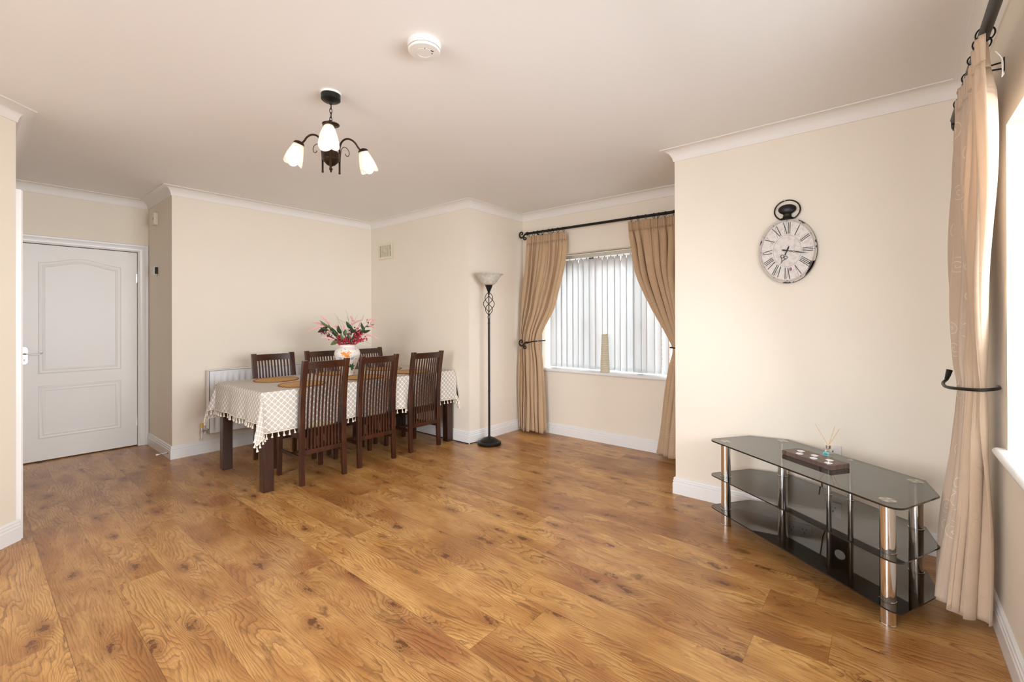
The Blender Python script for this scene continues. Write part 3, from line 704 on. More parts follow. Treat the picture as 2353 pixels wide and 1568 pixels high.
tag(pole2, 'dark grey curtain pole close to the ceiling above the side window', 'curtain pole')
ringmb = MB(); ringmb.tube([(0, .024*math.cos(2*PI*k/24), .024*math.sin(2*PI*k/24)-.008) for k in range(25)], .0025, 8, cap=False)
ringmb.tube([(0, 0, -.032), (0, .004, -.040), (0, 0, -.048)], .0016, 6)
ring0 = ringmb.build('curtain_ring', M_BLACK)
first = True
ORD = ['first','second','third','fourth','fifth','sixth','seventh','eighth','ninth','tenth']
def put_ring(x, y, z, rz, tilt, label, group):
    global first
    o = ring0 if first else ring0.copy()
    if not first: COL.objects.link(o)
    first = False
    o.location = (x, y, z); o.rotation_euler = (0, tilt, rz); tag(o, label, 'curtain ring', group)
rnd = random.Random(2)
def rodz(y): return 2.2655+(2.2775-2.2655)*(y-1.222)/(3.235-1.222)
for k, y in enumerate((3.185, 3.12, 3.05, 2.98, 2.90, 2.85, 2.78, 2.71)): put_ring(4.10, y+rnd.uniform(-.008,.008), rodz(y), PI/2, rnd.uniform(-.25, .25), ORD[k]+' black curtain ring from the scrolled end of the bay window pole', 'rings above the bay curtain by the floor lamp')
for k, y in enumerate((1.925, 1.85, 1.77, 1.69, 1.645, 1.58, 1.50)): put_ring(4.10, y, rodz(y), PI/2, rnd.uniform(-.25, .25), ORD[k]+' black ring from the left above the half-hidden bay curtain', 'rings above the bay curtain by the projecting wall')
for k, x in enumerate((2.20, 2.27, 2.40, 2.56, 2.70, 2.84)): put_ring(x, -.268, 2.262, 0, rnd.uniform(-.3, .3), ORD[k]+' black ring, counted from the nearest, on the dark grey pole above the peach curtain', 'rings above the peach curtain')
# holdbacks
hb = MB(); hb.tube(cr([(4.2005, 3.03, 1.045), (4.10, 3.02, 1.045), (4.0, 3.02, 1.045), (3.96, 3.035, 1.043), (3.955, 3.06, 1.035), (3.965, 3.12, 1.028)]), .007, 10)
hb.tube([(3.965, 3.10, 1.029), (3.966, 3.125, 1.028)], .012, 12); scroll(hb, (3.966, 3.12, 1.027), (.03, 1, 0), (0,0,1), .058, .0085)
tag(hb.build('curtain_holdback', M_BLACK), 'black scroll-ended iron holdback round the curtain next to the floor lamp', 'curtain holdback')
hb = MB(); hb.tube(cr([(2.690, -.3595, 1.0), (2.62, -.352, 1.0), (2.575, -.325, .998), (2.565, -.29, .994), (2.60, -.245, .990), (2.68, -.205, .985), (2.78, -.200, .990), (2.84, -.215, 1.0)]), .0065, 10)
hb.tube([(2.84, -.215, 1.0), (2.855, -.222, 1.02), (2.86, -.228, 1.045)], [.007, .010, .012], 10)
tag(hb.build('curtain_holdback', M_BLACK), 'black iron holdback wrapped round the peach curtain', 'curtain holdback')
hb = MB(); hb.tube(cr([(4.2005, 1.50, 1.03), (4.10, 1.50, 1.03), (3.985, 1.50, 1.03), (3.955, 1.46, 1.03), (3.96, 1.36, 1.02)]), .0055, 10)
scroll(hb, (3.96, 1.36, 1.02), (0, -1, 0), (0,0,1), .05, .008)
tag(hb.build('curtain_holdback', M_BLACK), 'black holdback round the curtain half hidden by the projecting wall', 'curtain holdback')

# ------------------------------------------------------------------ dining table and cloth
TX0, TX1, TY0, TY1, TZ = 1.398, 3.280, 3.575, 4.482, .745
tb = empty('dining_table', (2.34, 4.03, 0))
mb = MB(); mb.box(TX0-.008, TY0-.006, TZ-.032, TX1+.006, TY1+.006, TZ-.002); W2L(mb, tb).build('tabletop', M_TABLE, tb, bevel=.003)
mb = MB(); mb.box(TX0+.075, TY0+.02, TZ-.11, TX1-.075, TY0+.042, TZ-.032); mb.box(TX0+.075, TY1-.042, TZ-.11, TX1-.075, TY1-.02, TZ-.032)
mb.box(TX0+.02, TY0+.075, TZ-.11, TX0+.042, TY1-.075, TZ-.032); mb.box(TX1-.042, TY0+.075, TZ-.11, TX1-.02, TY1-.075, TZ-.032); W2L(mb, tb).build('apron', M_TABLE, tb)
for x in (TX0, TX1-.075):
    for y in (TY0+.003, TY1-.078):
        mb = MB(); mb.box(x, y, 0, x+.075, y+.075, TZ-.032); W2L(mb, tb).build('leg', M_TABLE, tb, bevel=.003)
tag(tb, 'dark walnut dining table with thick square legs under the patterned cloth', 'table')
cl = empty('tablecloth', (2.34, 4.03, TZ))
OL, OR, OF, OB = .225, .225, .300, .300
EX0, EX1, EY0, EY1 = TX0-.012, TX1+.008, TY0-.010, TY1+.010
def push(x):     # the near chairs press the hanging cloth back towards the apron
    return min(1.0, sum(k*max(0.0, 1-max(0.0, abs(x-cx_)-.19)/.06) for cx_, k in ((1.83, .1), (2.347, .8), (2.90, 1.0))))
def cloth(s, t):
    x = min(max(s, EX0), EX1); y = min(max(t, EY0), EY1)
    dx, dy = s-x, t-y; r = math.hypot(dx, dy); z = TZ+.003
    if r < 1e-9: return (x, y, z)
    phi = math.atan2(abs(dy), abs(dx)); corner = math.sin(2*phi)
    if r < .012: return (x+dx*.8, y+dy*.8, z-r*.35)
    wav = (.012*math.sin(s*17+1.1)+.007*math.sin(s*41)) if abs(dy) > abs(dx) else (.012*math.sin(t*19+.5)+.007*math.sin(t*37))
    rr = r/.3
    if abs(dy) > 0 and dy < 0: out = .003 + corner*rr*.06 + rr*(.004+wav*.5*(1-corner)*(1-push(x))-.042*push(x))
    else: out = .010 + rr*(.022 + wav*(1-corner)) + corner*rr*.075
    fold = corner*.018*math.sin(6*phi)*rr
    ux, uy = (math.copysign(math.cos(phi), dx) if dx else 0), (math.copysign(math.sin(phi), dy) if dy else 0)
    X = x+ux*out-uy*fold; Y = y+uy*out+ux*fold
    Z = z-.004-math.sqrt(max(r*r-out*out*.8, 1e-6))*.995
    return (min(X, 3.298), Y, Z)
def ticks(a, b, e0, e1):
    out = [a+(e0-a)*k/14 for k in range(14)] + [e0, e0+.004, e0+.012]
    m = int((e1-e0)/.03); out += [e0+.02+(e1-e0-.04)*k/m for k in range(m+1)] + [e1-.012, e1-.004]
    return out + [e1+(b-e1)*k/14 for k in range(15)]
ss = ticks(EX0-OL, EX1+OR, EX0, EX1); tt = ticks(EY0-OF, EY1+OB, EY0, EY1)
# denser near edges
ss = sorted(set(round(v, 5) for v in ss)); tt = sorted(set(round(v, 5) for v in tt))
mb = MB(); mb.grid([[cloth(s, t) for t in tt] for s in ss], [(s, t) for s in ss for t in tt])
W2L(mb, cl).build('cloth_sheet', M_CLOTH, cl, solid=.0015, angle=70)
edge = [(s, EY0-OF) for s in ss] + [(EX1+OR, t) for t in tt[1:]] + [(s, EY1+OB) for s in ss[::-1][1:]] + [(EX0-OL, t) for t in tt[::-1][1:]]
mb = MB(); mb.tube([cloth(s, t) for s, t in edge], .0035, 6, cap=False); W2L(mb, cl).build('braid_trim', M_TASSEL, cl)
tm = MB(); tm.lathe([(.0008, -.0), (.0012, -.006), (.0045, -.008), (.005, -.012), (.0032, -.016), (.0045, -.022), (.0085, -.036), (.009, -.040), (.0, -.041)], seg=8, cap=False)
tas = tm.build('tassel', M_TASSEL, cl)
spots = []
q = EX0-OL
while q < EX1+OR-.01: spots.append((q, EY0-OF)); q += .0415
q = EY0-OF+.04
while q < EY1+OB: spots.append((EX0-OL, q)); q += .0415
q = EY0-OF+.04
for k in range(8): spots.append((EX1+OR, q)); q += .0415
spots = spots[:99]
for i, (s, t) in enumerate(spots):
    o = tas if i == 0 else tas.copy()
    if i: COL.objects.link(o); o.parent = cl
    p = cloth(s, t); o.location = (p[0]-2.34, p[1]-4.03, p[2]-TZ-.001); o.rotation_euler = (random.uniform(-.15,.15), random.uniform(-.15,.15), 0); sc = random.uniform(.85, 1.1); o.scale = (sc, sc, sc)
tag(cl, 'beige and white trellis-print tablecloth with tasselled hem on the dining table', 'tablecloth')

# placemats
pm = MB(); N = 48
rows = []
for rr, z in [(0.001, .004), (.05, .0042), (.10, .004), (.15, .0042), (.172, .004), (.172, 0), (.001, 0)]:
    rows.append([(rr*math.cos(2*PI*k/N), rr*math.sin(2*PI*k/N), z) for k in range(N)])
pm.grid(rows, closed=True)
def mat_thing():
    r = empty('placemat', (0, 0, 0)); pm.build('woven_disc', M_STRAW, r)
    e = MB(); e.tube([((.176+.003*math.sin(k*2.2))*math.cos(2*PI*k/96), (.176+.003*math.sin(k*2.2))*math.sin(2*PI*k/96), .0035) for k in range(97)], .0045, 6, cap=False); e.build('scalloped_edge', M_STRAWD, r); return r
p0 = mat_thing()
ML = [(1.765, 4.235, 'round straw placemat in front of the far chair nearest the radiator end'), (1.775, 3.765, 'round straw placemat before the near-side chair closest to the door'),
      (2.345, 4.28, 'round straw placemat directly behind the floral vase'), (2.345, 3.765, 'round straw placemat before the middle near-side chair'),
      (2.90, 4.25, 'round straw placemat before the far chair by the vented wall'), (2.90, 3.77, 'round straw placemat before the near chair by the floor lamp')]
for i, (x, y, lab) in enumerate(ML):
    o = p0 if i == 0 else copy_tree(p0); o.location = (x, y, TZ+.0052); o.rotation_euler = (0, 0, i*.7); tag(o, lab, 'placemat', 'straw placemats on the table')

# ------------------------------------------------------------------ dining chairs
def back_y(z):      # local y of the back post centre line (forward = +y)
    if z < .44: return .020+.012*math.sin(PI/2*z/.44)
    t = (z-.44)/(.972-.44); return .032-.008*t-.054*t*t
def make_chair():
    r = empty('dining_chair', (0, 0, 0)); W_ = .1925; pwid = .040; pd = .040
    zs = [0, .1, .2, .3, .38, .44, .5, .6, .7, .8, .9, .972]
    for sx in (-1, 1):
        mb = MB(); xi, xo = sx*(W_-pwid), sx*W_; rows = []
        for z in zs:
            y = back_y(z); dd = pd*(1 if .3 < z < .6 else .85)/2; tp = .006*max(0, 1-z/.35)
            a, b = sorted((xi+sx*tp, xo)); rows.append([(a, y-dd, z), (b, y-dd, z), (b, y+dd, z), (a, y+dd, z)])
        mb.grid(rows, closed=True); mb.f.append([3, 2, 1, 0]); mb.mi.append(0); k = (len(zs)-1)*4; mb.f.append([k, k+1, k+2, k+3]); mb.mi.append(0)
        mb.build('back_post', M_CHAIR, r, bevel=.002, angle=30)
        mb = MB(); x0, x1 = sorted((sx*(W_-.038), sx*W_)); y0, y1 = .395, .433
        mb.hexa([(x0+.006*(sx>0), y0+.006, 0), (x1-.006*(sx<0), y0+.006, 0), (x1-.006*(sx<0), y1, 0), (x0+.006*(sx>0), y1, 0)], [(x0, y0, .415), (x1, y0, .415), (x1, y1, .415), (x0, y1, .415)])
        mb.build('front_leg', M_CHAIR, r, bevel=.002)
        mb = MB(); xa, xb = sorted((sx*(W_-.028), sx*(W_-.012))); mb.box(xa, .055, .195, xb, .40, .222); mb.build('side_stretcher', M_CHAIR, r, bevel=.0015)
    def bowed(z0, z1, dep, th_, name, bow):
        mb = MB(); rows = []
        for k in range(13):
            x = -(W_-pwid)+2*(W_-pwid)*k/12; bo = -bow*(1-(x/(W_-pwid))**2)
            ya0, ya1 = back_y(z0)+bo, back_y(z1)+bo
            rows.append([(x, ya0-th_/2, z0), (x, ya0+th_/2, z0), (x, ya1+th_/2, z1), (x, ya1-th_/2, z1)])
        mb.grid(rows, closed=True); mb.f.append([0, 1, 2, 3]); mb.mi.append(0); mb.f.append([51, 50, 49, 48]); mb.mi.append(0)
        mb.build(name, M_CHAIR, r, bevel=.0015, angle=30)
    bowed(.905, .962, 0, .024, 'top_rail', .020)
    bowed(.232, .268, 0, .022, 'lower_back_rail', .004)
    nsl = 10; zz = [.255, .35, .44, .52, .62, .72, .82, .915]
    for k in range(nsl):
        x = -(W_-pwid)+2*(W_-pwid)*(k+.85)/(nsl+.7); mb = MB(); rows = []
        for z in zz:
            bw = (.004+.016*(z-.25)/.66)*(1-(x/(W_-pwid))**2); y = back_y(z)-bw
            w, d = .0062, .0055; rows.append([(x-w, y-d, z), (x+w, y-d, z), (x+w, y+d, z), (x-w, y+d, z)])
        mb.grid(rows, closed=True); mb.f.append([3, 2, 1, 0]); mb.mi.append(0); q = (len(zz)-1)*4; mb.f.append([q, q+1, q+2, q+3]); mb.mi.append(0)
        mb.build('slat', M_CHAIR, r, bevel=.0012, angle=30)
    mb = MB(); mb.box(-W_+.006, .07, .36, -W_+.028, .40, .425); mb.box(W_-.028, .07, .36, W_-.006, .40, .425); mb.box(-W_+.03, .405, .36, W_-.03, .427, .425); mb.box(-W_+.035, .045, .36, W_-.035, .065, .425)
    mb.build('seat_frame', M_CHAIR, r, bevel=.002)
    mb = MB(); rows = []
    for k, (sc, z) in enumerate([(.97, .424), (1.0, .430), (1.0, .452), (.975, .464), (.90, .469), (.5, .474), (.02, .475)]):
        row = []
        for j in range(40):
            a = 2*PI*j/40; ex = 4 if sc > .6 else 2.4
            ca, sa = math.cos(a), math.sin(a); rr = (abs(ca)**ex+abs(sa)**ex)**(-1/ex)
            row.append((rr*ca*(W_-.004)*sc, .25+rr*sa*.183*sc, z))
        rows.append(row)
    mb.grid(rows, closed=True); mb.f.append(list(range(40))); mb.mi.append(0); mb.build('seat_cushion', M_CUSH, r, angle=50)
    mb = MB(); mb.box(-W_+.028, .225, .198, W_-.028, .243, .22); mb.build('cross_stretcher', M_CHAIR, r, bevel=.0015)
    return r
ch0 = make_chair()
CH = [(1.826, 3.49, 0.0, 'dark slat-back dining chair, near side, closest to the door'),
      (2.342, 3.53, 0.0, 'dark slat-back dining chair, middle of the near side of the table'),
      (2.897, 3.545, 0.0, 'dark slat-back dining chair, near side, closest to the floor lamp'),
      (1.872, 4.535, PI+.0, 'dark slat-back dining chair, far side, in front of the radiator end'),
      (2.368, 4.535, PI, 'dark slat-back dining chair on the far side, directly behind the floral vase'),
      (2.873, 4.535, PI, 'dark slat-back dining chair, far side, nearest the wall with the vent')]
for i, (x, y, a, lab) in enumerate(CH):
    o = ch0 if i == 0 else copy_tree(ch0); o.location = (x, y, 0); o.rotation_euler = (0, 0, a); tag(o, lab, 'chair', 'dining chairs round the table')

# ------------------------------------------------------------------ floral vase and artificial flowers
VX, VY, VZ = 2.32, 4.01, TZ+.0052
va = empty('vase', (VX, VY, VZ))
VP = [(.046, 0), (.052, .004), (.058, .03), (.078, .09), (.102, .15), (.116, .195), (.117, .22), (.106, .25), (.084, .272), (.074, .285), (.076, .30)]
VP = [(q.x, q.y) for q in cr([(r, z, 0) for r, z in VP], 4)]
def vr(z):
    for (r0, a), (r1, b) in zip(VP, VP[1:]):
        if z <= b: return r0+(r1-r0)*(z-a)/(b-a) if b > a else r1
    return VP[-1][0]
mb = MB(); mb.lathe(VP+[(.070, .30), (.066, .28), (.05, .25)], seg=48); mb.build('body', M_GLAZE, va, angle=60)
mb = MB(); mb.lathe([(.076, .298), (.083, .302), (.083, .308), (.070, .308), (.070, .300)], seg=40, cap=False); mb.build('rim', M_RED, va)
mb = MB(); mb.lathe([(.0475, .0005), (.0535, .0045), (.0535, .007)], seg=40, cap=False); mb.build('foot_line', M_RED, va)
PH = math.atan2(-VY, -VX)
def petal(mb, a, z, ln, w, ang):
    """flat painted leaf on the vase surface, a in metres sideways seen from the room"""
    vs = []; nn = 12
    for k in range(nn):
        t = 2*PI*k/nn; px, pz = ln*math.cos(t), w*math.sin(t)
        X = px*math.cos(ang)-pz*math.sin(ang); Z = px*math.sin(ang)+pz*math.cos(ang)
        zz = z+Z; R = vr(max(.005, zz))+.0016; th = PH+(a+X)/R; vs.append((R*math.cos(th), R*math.sin(th), zz))
    mb.add(vs, [tuple(range(nn))])
M_OR = simple('orange_glaze', srgb(228, 140, 40), .3); M_GR = simple('green_glaze', srgb(50, 100, 62), .3); M_BL = simple('blue_glaze', srgb(56, 62, 140), .3); M_SQ = simple('dark_blue_line_glaze', srgb(60, 50, 80), .3)
mb = MB(); fx, fz = -.012, .243-.012
for ang, l in ((2.9, .028), (2.4, .020), (.25, .030), (.7, .024), (-.15, .020), (-.8, .026), (-1.2, .022), (-1.9, .018), (3.4, .022)):
    petal(mb, fx+math.cos(ang)*l*.95, fz-.015+math.sin(ang)*l*.8, l*.85, .0085, ang)
mb.build('painted_orange_flower', M_OR, va, smooth=False)
mb = MB()
for ang, l in ((1.1, .026), (.4, .026), (-.4, .022), (1.9, .022), (-1.2, .02), (2.5, .016)): petal(mb, .036+math.cos(ang)*l*.8, .085+math.sin(ang)*l*.9, l*.8, .0085, ang)
for ang, l in ((2.2, .018), (1.4, .016), (.6, .014)): petal(mb, -.055+math.cos(ang)*l*.6, .115+math.sin(ang)*l*.7, l*.6, .005, ang)
mb.build('painted_green_leaf', M_GR, va, smooth=False)
mb = MB()
for (cx_, cz_) in ((.045, .172), (-.062, .175)):
    for k in range(6): petal(mb, cx_+.009*math.cos(k*PI/3), cz_+.009*math.sin(k*PI/3), .0045, .003, k*PI/3)
mb.build('painted_blue_flower', M_BL, va, smooth=False)
mb = MB(); rr = random.Random(4)
for k in range(60):
    petal(mb, rr.uniform(-.105, .105), rr.uniform(.03, .275), rr.uniform(.003, .008), .0016, rr.uniform(0, PI))
mb.build('painted_scrollwork', M_SQ, va, smooth=False)
tag(va, 'white ceramic vase painted with orange and blue flowers on the dining table', 'vase')

fl = empty('flower_arrangement', (VX, VY, VZ+.28))
KX = 1/9.225/239.0
vr_ = Vector((right.x, right.y, 0)).normalized(); vf_ = Vector((fwd.x, fwd.y, 0)).normalized()
def fp(u, v, d=0.0):    # flower-board sketch units to local metres
    a = (u-905)*KX; z = (795-v)*KX
    return vr_*a+vf_*d+Vector((0, 0, z+.025))
rf = random.Random(9)
spk = [((330,190),(530,370)),((180,340),(450,400)),((120,540),(450,410)),((900,200),(1000,310)),((1310,290),(1040,380)),((1450,275),(1310,330)),((1500,240),(1370,370)),((1585,480),(1390,410)),((1555,690),(1300,610)),((430,575),(620,540)),((430,650),(650,700)),((680,400),(740,580)),((930,400),(980,590)),((1290,350),(1090,500)),((1340,540),(1080,700)),((620,440),(760,430)),((870,400),(860,480))]
for i, ((u0, v0), (u1, v1)) in enumerate(spk):
    d = rf.uniform(-.10, .10); a = fp(u1, v1, d*.5); b = fp(u0, v0, d); mid = (a+b)/2+Vector((0, 0, .018))
    mb = MB(); pts = []; rs = []
    for k in range(22):
        t = k/21; p = a*(1-t)**2+mid*2*t*(1-t)+b*t*t; pts.append(p); rs.append((.0072*(1-t*t)+.0012)*(1+.28*(k % 2)))
    mb.tube(pts, rs, 7); mb.build('pink_flower_spike', M_PINK, fl)
def leaf(mb, a, b, w, bend):
    a, b = Vector(a), Vector(b); ax = (b-a); side = ax.cross(vf_+Vector((0, 0, .4))).normalized(); nrm = ax.normalized().cross(side)
    rows = []
    for k in range(9):
        t = k/8; c0 = a+ax*t+nrm*bend*math.sin(PI*t); ww = w*math.sin(PI*min(1, t*.93+.07))**.8*(1-.35*t)
        rows.append([tuple(c0-side*ww+nrm*ww*.3), tuple(c0), tuple(c0+side*ww+nrm*ww*.3)])
    mb.grid(rows)
lvs = [((390,290),(560,440),12),((270,550),(480,430),16),((480,400),(700,590),18),((530,820),(730,690),18),((780,395),(790,570),18),((920,310),(1020,470),18),((1120,490),(1010,690),17),((960,560),(965,790),15),((1215,335),(1280,520),13),((1480,375),(1300,430),9),((1290,260),(1350,360),9),((1460,495),(1240,540),12),((580,365),(600,480),10),((620,480),(700,640),14),((1040,420),(1100,560),16),((870,480),(860,620),17),((1190,470),(1120,640),15),((700,560),(780,700),16),((820,560),(860,740),14),((1330,440),(1180,600),12),((360,440),(520,500),12),((1060,620),(1000,760),13),((740,640),(700,740),12)]
for i, ((u0, v0), (u1, v1), w) in enumerate(lvs):
    d = rf.uniform(-.09, .07); mb = MB(); tip = fp(u0, v0, d); bs = fp(u1, v1, d*.3)
    leaf(mb, bs, tip, w*KX*3.0, .008); root = Vector((rf.uniform(-.03,.03), rf.uniform(-.03,.03), 0)); mb.tube([root, (root+bs)/2+Vector((0,0,.02)), bs], .0016, 5)
    mb.build('leaf', M_LEAF if i % 3 else M_LEAF2, fl, solid=.0006, angle=80)
cls = [(430,540,1),(560,620,1),(900,600,0),(890,690,0),(1200,555,0),(1270,670,0),(1050,740,0),(770,750,0),(1160,735,0),(800,660,0),(1000,510,1),(1130,620,0),(930,730,0)]
for i, (u, v, dk) in enumerate(cls):
    d = rf.uniform(-.07, .03); mb = MB(); cpt = fp(u, v, d)
    for k in range(20):
        p = cpt+vr_*rf.gauss(0, .020)+vf_*rf.gauss(0, .014)+Vector((0, 0, rf.gauss(0, .016))); p.z = max(p.z, .03)
        mb.sphere(p.x, p.y, p.z, rf.uniform(.0058, .0085), 8, 6)
    root = Vector((rf.uniform(-.03,.03), rf.uniform(-.03,.03), 0)); mb.tube([root, cpt], .0015, 5)
    mb.build('berry_cluster', M_BERRYD if dk else M_BERRY, fl)
grs = [((840,60),(920,330)),((805,120),(900,400)),((610,140),(760,420)),((620,200),(660,420)),((1090,175),(1000,400)),((1210,170),(1120,420)),((1250,190),(1150,380)),((935,170),(930,400)),((690,260),(900,380)),((360,640),(420,560)),((1390,800),(1240,740)),((1120,840),(1130,740)),((770,290),(840,420))]
for (u0, v0), (u1, v1) in grs:
    d = rf.uniform(-.1, .1); a = Vector((0, 0, 0)); b = fp(u1, v1, d*.6); e = fp(u0, v0, d); mb = MB(); mb.tube([a, b, (b+e)/2+Vector((.003, 0, .004)), e], [.0014, .0012, .0009, .0004], 5); mb.build('grass_blade', M_GRASS, fl)
tag(fl, 'artificial bouquet of pink spikes, red berries and dark leaves in the vase', 'flowers')

# ------------------------------------------------------------------ floor lamp
LX, LY = 3.415, 3.175
lp = empty('floor_lamp', (LX, LY, 0))
mb = MB(); mb.lathe([(.0, 0), (.118, 0), (.122, .006), (.122, .026), (.112, .032), (.100, .034), (.085, .050), (.060, .066), (.030, .076), (.014, .080), (.012, .095), (.0, .096)], seg=48, cap=False); mb.build('base', M_BLACK, lp)
mb = MB(); mb.tube([(0, 0, .09), (0, 0, 1.30)], .0115, 16)
for z in (.55, 1.25): mb.tube([(0, 0, z-.006), (0, 0, z+.006)], .0135, 16)
mb.tube([(0, 0, 1.29), (0, 0, 1.575)], .005, 10); mb.build('pole', M_BLACK, lp)
for k in range(4):
    mb = MB(); pts = []
    for j in range(31):
        t = j/30; z = 1.335+t*.235; r = .006+.050*math.sin(PI*t)**.85; a = k*PI/2+t*PI*1.35+.3; pts.append((r*math.cos(a), r*math.sin(a), z))
    mb.tube(pts, .0035, 8); mb.build('cage_wire', M_BLACK, lp)
mb = MB()
for k in range(4):
    mb.tube([((.004+.008*math.sin(PI*t/8))*math.cos(k*PI/2+.6), (.004+.008*math.sin(PI*t/8))*math.sin(k*PI/2+.6), 1.285+.055*t/8) for t in range(9)], .003, 6)
mb.build('cage_collar', M_BLACK, lp)
mb = MB(); mb.lathe([(.006, 1.565), (.012, 1.570), (.038, 1.635), (.040, 1.640), (.0, 1.641)], seg=32); mb.build('shade_cup', M_BLACK, lp)
mb = MB(); mb.lathe([(.036, 1.640), (.062, 1.655), (.085, 1.680), (.105, 1.712), (.125, 1.738), (.148, 1.752), (.150, 1.756)], seg=48, cap=False); mb.build('glass_shade', M_SHADE2, lp, solid=.003)
mb = MB(); mb.tube([(LX-.10, LY+.05, .005), (3.38, 3.318, .006), (3.31, 3.333, .006), (3.283, 3.35, .006), (3.281, 3.45, .006), (3.281, 3.7, .006), (3.281, 4.2, .006), (3.282, 5.0, .006)], .004, 8); W2L(mb, lp).build('power_cable', M_BLACK, lp)
tag(lp, 'tall black iron floor lamp with twisted cage and opal glass bowl in the corner', 'floor lamp')

# ------------------------------------------------------------------ ceiling light
CHX, CHY = 1.266, 2.351
cl_ = empty('ceiling_light', (CHX, CHY, HC))
def ch(mb): mb.v = [(x, y, z-HC) for x, y, z in mb.v]; return mb
mb = MB(); mb.lathe([(.053, HC), (.053, HC-.010)], seg=40); ch(mb).build('ceiling_plate', M_WHITEP, cl_)
mb = MB(); mb.lathe([(.050, HC-.010), (.050, HC-.038), (.040, HC-.046), (.010, HC-.050), (.008, HC-.062)], seg=40); ch(mb).build('canopy', M_BLACK, cl_)
mb = MB()
for k in range(4):
    zc = 2.452-.024*k; pts = []
    for j in range(17):
        a = 2*PI*j/16; q, z = .0065*math.cos(a), .016*math.sin(a); pts.append((q if k % 2 else 0, 0 if k % 2 else q, zc+z))
    mb.tube(pts, .0018, 6, cap=False)
ch(mb).build('chain', M_BLACK, cl_)
mb = MB(); mb.tube([(.016*math.cos(PI*j/10), 0, 2.358+.018*math.sin(PI*j/10)) for j in range(11)], .0022, 6)
mb.lathe([(.004, 2.368), (.030, 2.362), (.045, 2.354), (.044, 2.350), (.020, 2.346), (.012, 2.335), (.016, 2.322), (.008, 2.312), (.006, 2.20)], seg=32); ch(mb).build('upper_dish', M_BRONZE, cl_)
mb = MB(); mb.lathe([(.006, 2.205), (.040, 2.200), (.044, 2.196), (.044, 2.168), (.046, 2.164), (.040, 2.152), (.022, 2.132), (.006, 2.124), (.004, 2.118), (.009, 2.112), (.009, 2.106), (.004, 2.100), (.005, 2.094), (.0, 2.088)], seg=32); ch(mb).build('lower_cup', M_BRONZE, cl_)
fr = lambda a: (vr_*math.cos(a)+vf_*math.sin(a))
for a in (math.radians(-70), math.radians(50), math.radians(170)):
    D = fr(a); U = Vector((0, 0, 1))
    P2 = lambda r, z: D*r+U*z
    pts = [P2(.050, 2.098), P2(.050, 2.16), P2(.050, 2.225)]
    for k in range(1, 13):
        t = PI*.86*k/12; pts.append(P2(.050+.062*(1-math.cos(t)), 2.228+.078*math.sin(t)))
    end = P2(.192, 2.262); pts[-1] = (pts[-1]+end)/2; pts.append(end)
    mb = MB(); mb.tube(cr(pts, 3), .0052, 12); mb.sphere(pts[0].x, pts[0].y, 2.098, .0065); ch(mb).build('arm', M_BRONZE, cl_)
    mb = MB(); sp = [P2(.054, 2.15), P2(.056, 2.20), P2(.062, 2.235), P2(.078, 2.252), P2(.098, 2.246), P2(.108, 2.226), P2(.102, 2.208), P2(.090, 2.206), P2(.084, 2.216)]
    mb.tube(cr(sp), .0019, 7); ch(mb).build('scroll', M_BRONZE, cl_)
    ax = (D*.36-U*.93).normalized(); Q = ax.to_track_quat('Z', 'Y').to_matrix()
    base = P2(.192, 2.268)
    mb = MB(); mb.lathe([(.006, -.010), (.022, -.004), (.028, .004), (.029, .009), (.0, .009)], base.x, base.y, base.z, seg=28, M=Q); ch(mb).build('shade_cap', M_BRONZE, cl_)
    mb = MB(); rows = []; N = 48; prof = [(.024, .008), (.030, .028), (.037, .052), (.043, .078), (.046, .100), (.048, .120)]
    for i, (r, h) in enumerate(prof):
        row = []
        for k in range(N):
            th = 2*PI*k/N; pet = max(0.0, math.cos(1.5*th))**.0 * abs(math.cos(1.5*th+.4))
            f = i/(len(prof)-1); hh = h+(f**2)*(.022*pet-.014); r2 = r*(1+.10*f*f*(pet-.4)); p = Q @ Vector((r2*math.cos(th), r2*math.sin(th), hh))+base
            row.append(tuple(p))
        rows.append(row)
    mb.grid(rows, closed=True); sh = ch(mb).build('lamp_shade', M_SHADE, cl_, solid=.0022, angle=60)
    mb = MB(); bc = base+ax*.108; mb.sphere(bc.x, bc.y, bc.z, .0265, 20, 14); mb.tube([base+ax*.01, base+ax*.075], .011, 10); ch(mb).build('bulb', M_BULB, sh)
tag(cl_, 'three-arm bronze ceiling light with lit tulip glass shades', 'ceiling light')

# ------------------------------------------------------------------ smoke alarm, vent, sensors, door stop
sa = empty('smoke_alarm', (1.305, 1.605, HC))
mb = MB(); mb.lathe([(.074, 0), (.075, -.004), (.073, -.008), (.072, -.024), (.070, -.026)], seg=56); mb.build('base_ring', M_WHITEP, sa)
mb = MB(); mb.lathe([(.066, -.026), (.066, -.031)], seg=56); 
mb.build('vent_gap', simple('light_grey_plastic', srgb(196, 196, 200), .5), sa)
mb = MB(); mb.lathe([(.070, -.030), (.071, -.034), (.068, -.040), (.040, -.0425), (.0, -.043)], seg=56, cap=False); mb.build('cover', M_WHITEP, sa)
mb = MB(); mb.tube([(.034*math.cos(2*PI*k/40), .034*math.sin(2*PI*k/40), -.0428) for k in range(41)], .0009, 6, cap=False); mb.build('test_button', M_WHITEP, sa)
mb = MB()
for x, y, w, h in ((.034, -.004, .0025, .0025), (.040, .012, .005, .0018), (.036, .016, .004, .0018), (.010, .036, .002, .002)):
    q = vr_*x-vf_*y; mb.box(q.x-w, q.y-h, -.0437, q.x+w, q.y+h, -.041)
mb.build('indicator', M_DARKP, sa)
tag(sa, 'round white smoke alarm on the ceiling', 'smoke alarm')

